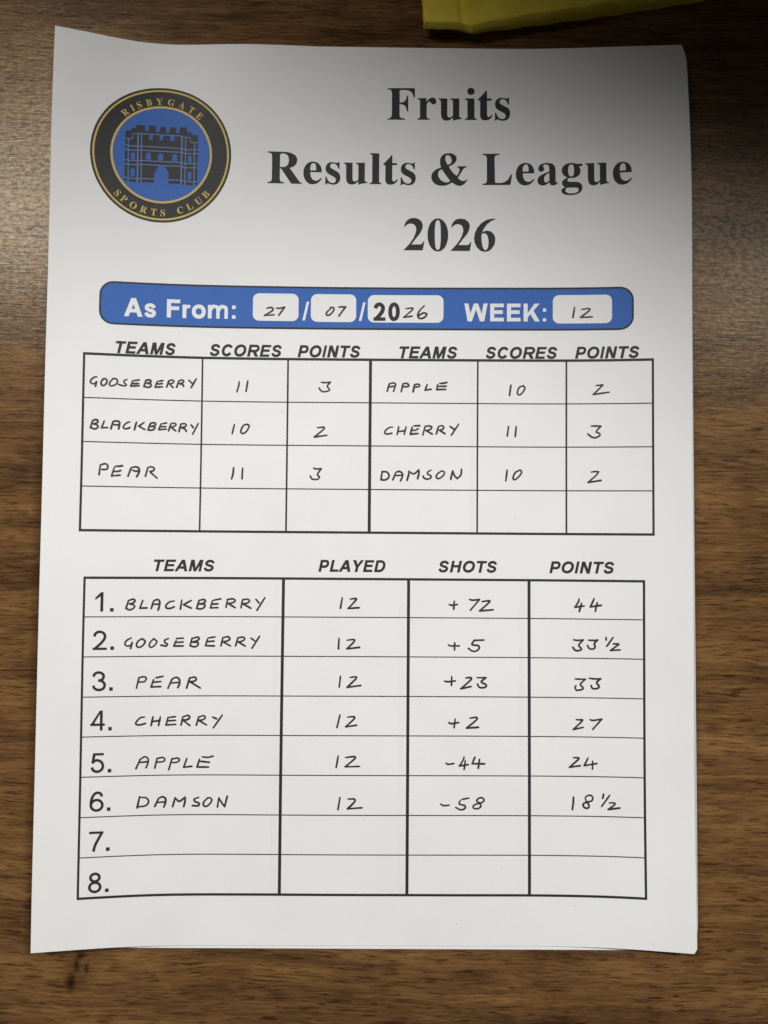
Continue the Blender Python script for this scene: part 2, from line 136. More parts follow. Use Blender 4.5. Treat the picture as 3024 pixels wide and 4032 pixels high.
HEADINGS = [('TEAMS',21.75,40.65,106.72,4.02),('SCORES',51.94,75.46,106.63,4.01),('POINTS',80.79,101.48,106.63,4.03),('TEAMS',114.61,133.65,106.74,4),('SCORES',143.29,166.65,106.7,3.98),('POINTS',172.57,193.24,106.67,3.97),('TEAMS',35.32,54.53,177.67,3.81),('PLAYED',88.43,110.52,177.53,3.91),('SHOTS',127.99,147.02,177.47,3.86),('POINTS',164.21,185.06,177.47,3.91)]
BANNER_WHITE = [('A',24.08,29.99,94.4,88.27),('s',30.44,34.38,94.47,89.8),('F',37.72,41.98,94.25,88.17),('r',42.78,45.28,94.25,89.78),('o',45.81,50.35,94.27,89.66),('m',51.05,57.67,94.16,89.64),(':',58.97,60.14,94.08,89.68),('/',82.25,84.48,94.33,87.99),('/',101.01,103.21,94.32,88.05),('W',136,143.74,94.28,88.28),('E',144.57,149.07,94.25,88.3),('E',150.12,154.62,94.25,88.29),('K',155.63,160.98,94.27,88.29),(':',161.99,163.08,94.27,89.88)]
BANNER_BLACK = [('2',105.86,109.85,94.23,88.09),('0',110.74,114.61,94.25,88.06)]
ENTRY_BOXES = [(65.83,85.42,80.95,94.6),(85.04,85.41,100.08,94.74),(103.95,85.55,129.1,94.79),(165.27,85.49,184.59,94.95)]
ROW_NUMBERS = [[('1',17.29,19.77,190.64,184.43),('.',21.9,23.01,190.65,189.5)],[('2',16.78,21.2,202.87,196.71),('.',22.28,23.39,202.89,201.75)],[('3',16.78,21.16,215.94,209.65),('.',22.17,23.28,215.88,214.74)],[('4',16.54,21.01,228.44,222.12),('.',22.09,23.17,228.52,227.38)],[('5',16.81,21.06,241.81,235.59),('.',22.13,23.24,241.81,240.67)],[('6',16.76,21.1,254.06,247.73),('.',22.1,23.2,253.95,252.82)],[('7',16.81,21.17,266.55,260.25),('.',22.05,23.19,266.5,265.37)],[('8',16.81,20.94,279.51,273.1),('.',22.01,23.11,279.39,278.26)]]
CREST = (34.94,39.19,22.91,23.36)
CREST_LETTERS = [('R',-42.5,1),('I',-33.5,1),('S',-25.6,1),('B',-15.3,1),('Y',-4.2,1),('G',8,1),('A',19.7,1),('T',31,1),('E',41.8,1),('S',-135,-1),('P',-143.2,-1),('O',-153.6,-1),('R',-164.1,-1),('T',-173.8,-1),('S',177.7,-1),('C',160.7,-1),('L',151,-1),('U',140.8,-1),('B',131.5,-1)]
CASTLE = [(22.97,31.87),(24.78,31.67),(24.84,30.76),(26.35,30.67),(26.38,29.45),(29.2,29.49),(29.26,31.43),(30.33,31.4),(30.32,29.39),(32.69,29.32),(32.71,31.41),(34.11,31.37),(34.06,29.62),(36.01,29.51),(36.08,31.48),(37.31,31.46),(37.25,29.6),(39.36,29.5),(39.37,31.51),(40.45,31.51),(40.48,29.46),(42.9,29.4),(42.98,31.18),(44.5,31.14),(44.61,31.99),(46.61,32.01),(46.76,38.38),(46.75,49.18),(45.64,49.39),(41.7,49.35),(41.17,49.06),(37.26,49.14),(37.25,45.73),(36.8,44.5),(36.27,43.8),(35.82,43.1),(34.13,43.19),(33.4,44.32),(32.92,45.24),(32.69,46.15),(32.6,49.06),(28.48,49.13),(27.15,49.28),(24.31,49.13),(23.11,48.87)]
CASTLE_LINES = [[(23.02,34.44),(24.3,34.61),(25.4,34.37),(25.45,32.65),(27.48,32.43),(33.04,32.36),(38.67,32.37),(41.52,32.54),(42.13,32.85),(44.12,32.92),(44.17,34.73),(46.71,34.68)],[(22.96,36.68),(24.29,37),(26.96,36.94),(28.29,36.74),(34.7,36.74),(41.2,36.87),(42.77,37.26),(45.69,37.17),(46.76,36.93)],[(23,38.11),(24.17,38.44),(27,38.38),(28.33,38.18),(34.74,38.13),(41.24,38.17),(42.8,38.58),(46.8,38.41)],[(22.98,41.77),(24.19,41.93),(26.94,41.88),(28.27,41.69),(34.84,41.67),(41.16,41.7),(42.55,42.1),(46.76,41.94)],[(23.02,43.11),(24.23,43.39),(26.98,43.31),(28.31,43.03),(34.88,43.06),(41.2,43.01),(42.58,43.51),(46.74,43.38)],[(23.06,47.72),(24.36,48.06),(27.12,48.12),(28.45,47.85),(32.62,47.86)],[(37.26,47.88),(41.32,47.86),(42.69,48.11),(45.61,48.28),(46.81,47.98)],[(23.97,34.7),(24.35,49.14)],[(27.07,32.5),(27.29,49.32)],[(28.19,32.49),(28.48,49.17)],[(41.35,32.63),(41.49,49.25)],[(42.65,33.05),(42.72,49.42)],[(45.64,34.79),(45.72,49.43)]]
CASTLE_WINDOWS = [[(30.62,32.34),(31.8,32.26),(31.87,34.39),(30.69,34.47)],[(34.04,32.29),(35.16,32.22),(35.22,34.31),(34.1,34.38)],[(37.37,32.48),(38.88,32.41),(38.94,34.36),(37.43,34.43)],[(24.99,41.59),(24.94,39.77),(25.1,39.38),(25.6,39.07),(26.12,39.3),(26.31,39.66),(26.36,41.48)],[(29.75,41.31),(29.7,39.62),(29.9,39.14),(30.53,38.77),(31.19,39.06),(31.42,39.5),(31.47,41.2)],[(33.79,41.36),(33.74,39.61),(33.93,39.15),(34.56,38.78),(35.2,39.07),(35.43,39.51),(35.48,41.26)],[(38.41,41.36),(38.37,39.67),(38.56,39.23),(39.17,38.89),(39.79,39.17),(40.01,39.6),(40.05,41.28)],[(43.53,41.6),(43.49,39.81),(43.64,39.47),(44.11,39.2),(44.59,39.44),(44.76,39.77),(44.8,41.56)],[(25.08,47.5),(25.01,45.21),(25.17,44.83),(25.68,44.52),(26.2,44.76),(26.38,45.11),(26.45,47.4)],[(43.59,47.58),(43.53,45.3),(43.68,44.96),(44.15,44.69),(44.64,44.93),(44.8,45.26),(44.85,47.54)]]
H = {'t1_0':107.29,'t1_1':121.65,'t1_2':135.97,'t1_3':150.38,'t1_4':164.6,'t2_0':179.82,'t2_1':192.31,'t2_2':205.04,'t2_3':217.8,'t2_4':230.42,'t2_5':243.08,'t2_6':255.74,'t2_7':268.31,'t2_8':281.01,'bt':82.94,'bb':96.9}
L = {'a0':11.93,'a1':49.53,'a2':77.68,'a3':105.01,'a4':140.54,'a5':169.78,'a6':197.64,'b0':13.79,'b1':77.11,'b2':118.08,'b3':157.58,'b4':194.57}
BEND = [[12.79,9.12,4.93,0.87,-0.88,-0.2,0.55,0.38,-0.15,-0.46,-0.39,-0.32,-0.42,-0.55,-0.48,-0.01,0.62,1.17,1.74,2.52],[12.35,9.26,5.5,1.48,-0.19,0.68,1.3,0.89,0.27,-0.01,0.19,0.36,0.37,0.39,0.63,1.36,2.33,3.23,4.1,5.13],[11.4,8.75,5.69,2.68,1.21,1.34,1.52,1.19,0.74,0.55,0.69,0.9,1.08,1.31,1.77,2.63,3.82,5.16,6.52,7.69],[10.06,7.82,5.53,3.47,2.21,1.77,1.61,1.35,1.05,0.92,1.02,1.27,1.59,2,2.56,3.42,4.67,6.33,8.11,9.4],[8.92,7.08,5.36,3.78,2.63,1.96,1.64,1.38,1.13,1.03,1.11,1.41,1.82,2.26,2.74,3.43,4.55,6.23,8.07,9.59],[8.4,6.88,5.47,3.89,2.62,1.81,1.43,1.19,1.02,0.99,1.11,1.39,1.77,2.15,2.48,2.97,3.89,5.49,7.25,8.84],[8.54,7.28,5.83,3.91,2.29,1.3,0.9,0.75,0.75,0.89,1.06,1.22,1.44,1.68,1.94,2.44,3.4,4.92,6.45,7.88],[8.62,7.28,5.55,3.6,1.93,0.89,0.46,0.35,0.45,0.62,0.77,0.87,0.94,1.06,1.34,1.98,3.15,4.59,5.83,7.08],[8.34,6.96,5.3,3.5,1.89,0.79,0.27,0.16,0.27,0.4,0.5,0.56,0.58,0.66,0.96,1.71,2.96,4.35,5.47,6.61],[7.98,6.77,5.43,3.8,2.25,1.08,0.44,0.22,0.25,0.3,0.3,0.34,0.35,0.4,0.69,1.45,2.64,4.03,5.26,6.46],[7.64,6.54,5.4,3.95,2.57,1.5,0.84,0.56,0.45,0.34,0.21,0.25,0.28,0.3,0.53,1.15,2.12,3.46,5.02,6.44],[7.41,6.23,5.06,3.68,2.41,1.54,1.08,0.94,0.81,0.61,0.43,0.42,0.42,0.44,0.58,0.98,1.69,2.97,4.74,6.35],[7.37,6.01,4.59,3.11,1.85,1.18,1.03,1.12,1.09,0.97,0.87,0.78,0.67,0.63,0.69,0.87,1.37,2.51,4.29,6.08],[7.49,5.96,4.28,2.65,1.31,0.74,0.75,0.95,1.03,1.04,1.05,0.91,0.74,0.63,0.63,0.8,1.24,2.35,4.16,6.02],[7.54,5.97,4.28,2.47,0.99,0.44,0.41,0.44,0.57,0.66,0.62,0.59,0.56,0.47,0.46,0.8,1.47,2.83,4.57,6.36],[7.27,5.46,3.53,1.81,0.7,0.33,0.27,0.21,0.27,0.29,0.2,0.28,0.38,0.35,0.28,0.65,1.6,3.33,5.17,6.89],[6.65,4.63,2.62,1.13,0.36,0.14,0.12,0.1,0.08,0.04,-0.02,0.07,0.17,0.18,0.19,0.62,1.74,3.58,5.52,7.33]]
GLYPHS = {'tF':[[[15,0],[15,17],[36,20],[52,26],[62,34],[69,45],[73,62],[75,84],[75,375],[73,396],[69,412],[61,423],[50,430],[35,435],[14,439],[14,455],[394,455],[394,320],[377,320],[372,345],[365,367],[355,385],[343,400],[328,412],[310,420],[288,426],[261,430],[194,428],[189,425],[182,408],[182,247],[217,250],[239,257],[256,270],[269,289],[278,314],[284,347],[302,347],[302,118],[285,118],[279,154],[269,181],[257,200],[239,213],[217,221],[182,224],[182,81],[185,53],[188,43],[193,34],[200,28],[222,20],[257,17],[257,0]]],'tr':[[[18,0],[18,16],[30,18],[39,21],[45,26],[49,32],[52,43],[52,267],[50,278],[46,285],[41,289],[32,292],[20,293],[21,310],[146,310],[146,252],[158,272],[172,288],[187,301],[203,311],[218,316],[233,318],[250,317],[264,312],[275,304],[283,293],[288,281],[289,266],[288,254],[284,243],[278,234],[270,228],[260,224],[248,222],[237,223],[229,226],[222,231],[196,259],[189,260],[179,258],[171,252],[162,241],[155,228],[151,211],[149,192],[149,56],[150,42],[153,32],[159,25],[167,21],[180,18],[197,16],[197,0]]],'tu':[[[131,-10],[103,-7],[81,2],[65,17],[54,38],[48,65],[46,97],[46,248],[43,274],[39,282],[33,289],[24,293],[11,294],[11,310],[142,310],[142,74],[143,63],[146,54],[151,46],[158,40],[166,37],[177,36],[196,39],[213,49],[228,66],[228,263],[225,275],[221,283],[214,289],[204,293],[189,294],[189,310],[324,310],[324,70],[327,46],[331,39],[338,34],[347,31],[360,30],[360,13],[321,10],[277,3],[228,-10],[228,40],[216,26],[202,13],[186,3],[169,-4],[150,-9]]],'ti':[[[101,362],[87,364],[75,368],[65,376],[57,387],[52,399],[50,412],[52,426],[57,438],[65,449],[75,457],[87,462],[101,463],[114,462],[126,457],[137,449],[145,438],[150,426],[151,412],[149,399],[145,387],[136,376],[126,368],[114,364]],
[[18,0],[18,16],[30,18],[39,21],[45,26],[49,32],[52,43],[52,267],[50,278],[47,285],[41,289],[32,292],[20,293],[21,310],[148,310],[148,56],[151,33],[154,26],[160,21],[168,18],[180,16],[180,0]]],'tt':[[[124,-9],[99,-7],[80,-1],[66,10],[56,26],[50,46],[48,71],[48,279],[20,279],[20,300],[46,324],[105,389],[129,424],[144,424],[144,310],[208,310],[208,279],[144,279],[144,82],[149,51],[154,45],[160,41],[168,40],[183,44],[195,56],[206,75],[222,66],[198,24],[165,-1]]],'ts':[[[151,-10],[132,-8],[111,-3],[82,8],[73,9],[64,7],[56,1],[51,-9],[36,-9],[36,105],[53,105],[61,79],[72,57],[87,39],[103,26],[121,17],[140,15],[156,16],[168,20],[179,27],[186,35],[191,46],[192,58],[188,76],[176,92],[156,105],[85,142],[68,155],[54,169],[45,185],[39,202],[37,220],[40,247],[49,270],[65,291],[86,306],[111,316],[220,306],[226,311],[230,319],[244,319],[244,222],[228,222],[220,244],[209,262],[196,277],[182,288],[166,294],[149,296],[136,295],[125,292],[116,286],[110,278],[106,269],[105,259],[106,249],[109,240],[115,232],[123,225],[212,178],[229,165],[241,151],[250,136],[255,117],[257,95],[254,65],[244,39],[228,18],[206,2],[181,-7]]],'tR':[[[15,0],[15,17],[36,20],[52,24],[62,32],[69,43],[73,59],[75,81],[75,379],[73,398],[69,413],[62,424],[51,431],[36,436],[16,439],[16,455],[217,455],[278,452],[329,442],[367,426],[395,403],[412,372],[417,334],[406,285],[372,248],[315,224],[459,21],[468,18],[480,17],[480,0],[338,0],[201,212],[182,212],[182,81],[183,59],[187,43],[194,32],[205,24],[221,20],[242,17],[242,0]],
[[182,234],[235,236],[261,245],[280,258],[293,278],[301,304],[304,336],[295,389],[268,421],[224,431],[209,430],[197,427],[190,422],[185,414],[182,385]]],'te':[[[154,-10],[129,-8],[106,-1],[85,10],[66,26],[50,45],[37,69],[27,95],[21,125],[19,157],[21,187],[28,215],[38,240],[51,263],[68,282],[87,298],[109,309],[132,316],[157,318],[193,314],[224,301],[249,280],[268,251],[279,216],[283,166],[117,166],[127,97],[154,56],[199,42],[225,47],[248,62],[270,86],[285,73],[248,27],[205,-1]],
[[116,192],[201,192],[201,241],[198,261],[193,277],[186,288],[175,295],[161,297],[136,286],[121,255],[116,203]]],'tl':[[[18,0],[18,16],[30,18],[39,21],[45,26],[49,32],[52,43],[52,411],[47,429],[42,434],[33,438],[20,439],[20,455],[148,455],[148,56],[151,33],[154,26],[160,21],[168,18],[180,16],[180,0]]],'tL':[[[15,0],[15,17],[36,20],[52,24],[62,32],[69,43],[73,59],[75,81],[75,379],[73,399],[69,414],[62,425],[51,432],[36,436],[16,439],[16,455],[250,455],[250,439],[208,434],[199,430],[193,424],[188,416],[185,407],[182,379],[188,40],[193,35],[200,31],[264,29],[291,33],[315,40],[335,49],[354,63],[370,80],[384,100],[397,125],[409,154],[427,154],[402,0]]],'ta':[[[255,-10],[226,-5],[208,10],[200,35],[168,11],[133,-4],[95,-9],[74,-6],[55,0],[40,11],[29,26],[22,43],[20,63],[25,91],[39,115],[63,136],[98,155],[143,173],[199,190],[199,241],[197,258],[193,272],[187,282],[177,290],[164,294],[148,296],[123,293],[109,286],[104,274],[119,248],[122,239],[123,231],[121,220],[117,210],[110,202],[100,196],[90,192],[77,191],[64,192],[54,196],[45,203],[38,212],[34,223],[33,236],[35,252],[40,266],[49,278],[62,290],[77,300],[95,308],[115,314],[137,317],[162,318],[205,315],[239,307],[263,292],[280,271],[290,244],[293,210],[295,40],[304,34],[309,35],[320,42],[329,28],[306,7],[281,-6]],
[[151,34],[158,34],[174,41],[199,63],[199,169],[154,151],[127,123],[118,84],[122,56],[133,39]]],'tg':[[[146,-140],[106,-138],[73,-132],[48,-122],[29,-108],[18,-92],[14,-75],[20,-54],[38,-38],[69,-26],[44,-10],[29,9],[24,30],[26,46],[32,61],[42,74],[57,86],[77,98],[102,110],[58,135],[31,169],[22,212],[24,232],[30,251],[40,268],[53,282],[69,295],[88,305],[109,312],[132,317],[157,318],[183,317],[208,312],[233,304],[317,304],[317,268],[268,268],[281,248],[289,226],[291,203],[290,185],[285,167],[276,151],[264,137],[250,125],[234,116],[215,108],[194,104],[131,103],[121,100],[112,94],[106,87],[102,80],[101,71],[105,59],[119,51],[141,49],[208,48],[236,45],[259,40],[277,33],[292,24],[303,13],[310,-1],[314,-18],[316,-37],[311,-67],[296,-92],[272,-113],[239,-128],[197,-137]],
[[157,124],[172,127],[183,134],[190,146],[195,163],[198,184],[199,211],[198,238],[195,260],[190,276],[183,288],[172,295],[157,297],[143,295],[132,288],[124,276],[118,260],[115,238],[114,211],[115,184],[118,163],[124,146],[132,134],[143,127]],
[[161,-116],[218,-111],[252,-94],[263,-66],[262,-55],[257,-47],[249,-41],[238,-37],[205,-34],[97,-34],[84,-45],[76,-58],[73,-73],[76,-84],[83,-94],[95,-103],[111,-111],[133,-115]]],'cR':[[[15,0],[15,17],[45,22],[62,32],[72,50],[75,81],[75,379],[71,406],[62,424],[44,434],[16,439],[16,455],[217,455],[305,448],[367,426],[405,388],[417,334],[392,265],[315,224],[432,50],[452,26],[463,19],[480,17],[480,0],[338,0],[201,212],[182,212],[182,81],[185,50],[194,32],[212,22],[242,17],[242,0]],
[[182,234],[203,234],[249,240],[280,258],[298,290],[304,336],[284,407],[224,431],[202,429],[190,422],[184,409],[182,385]]],'cI':[[[13,0],[13,17],[42,23],[61,32],[72,49],[75,75],[75,387],[72,412],[63,427],[45,435],[13,439],[13,455],[244,455],[244,439],[214,435],[196,427],[186,412],[183,387],[183,77],[184,59],[187,44],[194,34],[206,26],[223,21],[246,17],[246,0]]],'cS':[[[43,-11],[43,158],[62,158],[83,94],[111,50],[149,24],[197,15],[231,20],[257,36],[273,60],[279,89],[265,129],[225,160],[163,191],[112,221],[77,253],[56,289],[50,332],[54,370],[67,403],[88,429],[115,449],[148,462],[185,466],[206,465],[255,456],[300,445],[313,450],[320,466],[339,466],[339,319],[322,319],[310,354],[293,385],[272,410],[248,429],[222,441],[194,445],[163,440],[140,426],[125,406],[120,380],[124,356],[137,336],[159,319],[189,303],[253,273],[290,253],[317,233],[337,211],[350,188],[357,162],[359,133],[354,93],[339,58],[314,29],[281,8],[240,-6],[192,-10],[158,-8],[85,12],[75,11],[69,7],[65,0],[61,-11]]],'cB':[[[16,0],[16,17],[45,22],[62,32],[72,51],[75,82],[75,369],[73,394],[69,412],[62,425],[51,433],[36,437],[15,439],[15,455],[220,455],[352,429],[396,351],[369,283],[287,247],[385,206],[418,132],[407,76],[371,35],[314,9],[238,0]],
[[182,252],[234,257],[263,272],[279,301],[285,345],[281,385],[269,412],[248,428],[216,434],[198,432],[188,425],[183,412],[182,391]],
[[222,24],[259,30],[283,49],[296,81],[301,128],[295,176],[277,208],[245,225],[197,231],[182,231],[182,65],[184,46],[190,33],[202,26]]],'cY':[[[101,0],[101,17],[131,22],[148,32],[157,50],[161,81],[161,179],[46,387],[29,414],[14,429],[-13,438],[-13,455],[207,455],[207,438],[195,438],[179,436],[167,432],[158,425],[156,416],[158,405],[248,226],[333,366],[345,389],[349,408],[336,430],[295,438],[295,455],[439,455],[439,438],[423,434],[409,424],[396,411],[383,392],[268,203],[268,81],[271,50],[280,32],[298,22],[328,17],[328,0]]],'cG':[[[268,-10],[200,-3],[141,19],[93,55],[57,103],[35,161],[28,229],[35,295],[57,352],[93,399],[139,435],[195,458],[257,465],[311,459],[379,437],[388,436],[398,438],[406,443],[419,465],[437,465],[437,308],[420,308],[403,346],[382,379],[357,406],[329,426],[299,439],[267,443],[176,389],[146,228],[154,135],[180,67],[221,26],[275,13],[308,16],[328,27],[339,45],[343,71],[343,128],[339,154],[329,170],[309,179],[275,182],[275,198],[500,198],[500,182],[473,179],[457,171],[449,155],[446,128],[446,29],[357,0]]],'cA':[[[-9,0],[-9,18],[9,21],[24,30],[36,47],[49,75],[206,466],[224,465],[384,87],[399,55],[411,34],[425,22],[443,18],[443,0],[229,0],[229,18],[270,25],[283,46],[281,59],[253,132],[103,132],[75,48],[87,26],[128,18],[128,0]],
[[113,161],[242,161],[177,319]]],'cT':[[[92,0],[92,17],[123,21],[142,31],[152,50],[156,81],[156,433],[149,433],[102,426],[65,403],[41,367],[29,318],[11,318],[11,455],[410,455],[410,317],[394,317],[357,404],[269,433],[263,433],[263,81],[267,49],[276,30],[296,21],[328,17],[328,0]]],'cE':[[[14,0],[14,17],[44,20],[62,30],[72,48],[75,78],[75,369],[72,405],[62,425],[44,435],[16,439],[16,455],[399,455],[399,320],[383,320],[369,373],[340,406],[295,424],[232,430],[213,430],[200,428],[191,424],[186,417],[183,388],[183,246],[193,246],[232,252],[259,269],[277,300],[288,345],[304,345],[304,118],[287,118],[282,154],[273,181],[259,201],[241,213],[216,220],[183,222],[183,67],[185,47],[192,35],[206,29],[230,28],[276,30],[313,39],[345,53],[371,75],[393,105],[411,143],[430,143],[402,0]]],'cP':[[[15,0],[15,17],[45,22],[62,32],[72,50],[75,81],[75,379],[71,406],[62,424],[44,434],[16,439],[16,455],[214,455],[287,451],[336,440],[366,422],[390,398],[404,367],[409,332],[398,280],[367,240],[314,214],[242,206],[182,206],[182,81],[185,50],[194,32],[212,22],[242,17],[242,0]],
[[182,230],[201,230],[244,235],[272,253],[287,283],[292,329],[288,375],[275,406],[252,425],[216,431],[199,429],[189,424],[184,414],[182,398]]],'cO':[[[261,-11],[213,-6],[169,7],[129,29],[94,58],[66,93],[45,134],[32,179],[28,228],[32,276],[45,321],[66,362],[95,397],[130,426],[170,448],[216,462],[265,466],[313,462],[357,448],[397,427],[431,399],[459,364],[481,323],[494,277],[498,228],[494,179],[481,134],[459,93],[430,58],[395,29],[355,7],[310,-6]],
[[265,12],[351,66],[379,228],[371,321],[348,389],[310,430],[260,443],[174,389],[145,228],[153,135],[177,67],[215,26]]],'cC':[[[257,-11],[193,-3],[137,20],[91,56],[56,104],[34,162],[26,228],[34,294],[56,351],[92,399],[139,435],[195,458],[259,465],[309,459],[377,436],[388,435],[408,443],[419,465],[437,465],[437,308],[420,308],[392,364],[356,407],[313,434],[265,443],[174,389],[144,226],[177,74],[278,24],[318,29],[358,45],[395,71],[428,106],[447,89],[365,14]]],'cL':[[[15,0],[15,17],[45,22],[62,32],[72,50],[75,81],[75,379],[71,407],[62,425],[44,434],[16,439],[16,455],[250,455],[250,439],[226,437],[208,434],[196,427],[188,416],[183,401],[182,379],[182,83],[185,47],[191,37],[200,31],[214,28],[234,28],[278,31],[315,40],[345,56],[370,80],[391,112],[409,154],[427,154],[402,0]]],'cU':[[[248,-13],[168,-2],[114,29],[83,81],[73,155],[73,379],[70,406],[61,424],[43,434],[15,439],[15,455],[240,455],[240,439],[219,436],[202,432],[192,425],[185,415],[182,400],[181,379],[181,140],[186,88],[203,51],[232,29],[275,22],[363,56],[392,159],[392,378],[389,406],[379,423],[360,433],[328,439],[328,455],[474,455],[474,439],[448,432],[433,421],[425,404],[422,378],[422,181],[412,92],[380,32],[325,-2]]]}
BANNER = (16.5,83.25,191.3,97.0)
FLECKS = [(75.4,124.6,.9,.25),(152.6,159.8,.5,0),(163,46.5,.25,.5),(104,257,.3,-.4),(148.6,272,.3,.5),(43,97.8,.3,.2),(120,262,.3,.3),(176,240,.4,.1),(60,200,.3,.2),(134,290,.3,.3),(172,284,.3,.5)]


# ------------------------------------------------------------------ materials
def new_mat(name):
    m = bpy.data.materials.new(name)
    m.use_nodes = True
    nt = m.node_tree
    return m, nt, nt.nodes['Principled BSDF']


def plain(name, rgb, rough=0.55, spec=0.3, mottle=0.08, scale=1800):
    """printed ink / cloth colour with a little uneven coverage"""
    m, nt, b = new_mat(name)
    tc = nt.nodes.new('ShaderNodeTexCoord')
    n = nt.nodes.new('ShaderNodeTexNoise')
    n.inputs['Scale'].default_value = scale
    n.inputs['Detail'].default_value = 3
    nt.links.new(tc.outputs['Object'], n.inputs['Vector'])
    mix = nt.nodes.new('ShaderNodeMix'); mix.data_type = 'RGBA'
    lo = [c * (1 - mottle) for c in rgb]; hi = [min(1, c * (1 + mottle) + 0.004) for c in rgb]
    mix.inputs['A'].default_value = (*lo, 1); mix.inputs['B'].default_value = (*hi, 1)
    nt.links.new(n.outputs['Fac'], mix.inputs['Factor'])
    nt.links.new(mix.outputs['Result'], b.inputs['Base Color'])
    b.inputs['Roughness'].default_value = rough
    b.inputs['Specular IOR Level'].default_value = spec
    return m


def paper_material(name, rgb):
    m, nt, b = new_mat(name)
    tc = nt.nodes.new('ShaderNodeTexCoord')
    n1 = nt.nodes.new('ShaderNodeTexNoise'); n1.inputs['Scale'].default_value = 45; n1.inputs['Detail'].default_value = 4
    n2 = nt.nodes.new('ShaderNodeTexNoise'); n2.inputs['Scale'].default_value = 2600; n2.inputs['Detail'].default_value = 3
    nt.links.new(tc.outputs['Object'], n1.inputs['Vector'])
    nt.links.new(tc.outputs['Object'], n2.inputs['Vector'])
    add = nt.nodes.new('ShaderNodeMath'); add.operation = 'MULTIPLY_ADD'
    nt.links.new(n2.outputs['Fac'], add.inputs[0]); add.inputs[1].default_value = 0.6
    nt.links.new(n1.outputs['Fac'], add.inputs[2])
    cr = nt.nodes.new('ShaderNodeValToRGB')
    cr.color_ramp.elements[0].position = 0.35; cr.color_ramp.elements[1].position = 1.2 if False else 1.0
    cr.color_ramp.elements[0].color = (rgb[0] * .96, rgb[1] * .96, rgb[2] * .955, 1)
    cr.color_ramp.elements[1].color = (rgb[0] * 1.02, rgb[1] * 1.02, rgb[2] * 1.02, 1)
    nt.links.new(add.outputs[0], cr.inputs[0])
    nt.links.new(cr.outputs[0], b.inputs['Base Color'])
    bump = nt.nodes.new('ShaderNodeBump'); bump.inputs['Strength'].default_value = 0.12; bump.inputs['Distance'].default_value = 0.00005
    nt.links.new(n2.outputs['Fac'], bump.inputs['Height'])
    nt.links.new(bump.outputs[0], b.inputs['Normal'])
    b.inputs['Roughness'].default_value = 0.75
    b.inputs['Specular IOR Level'].default_value = 0.2
    return m


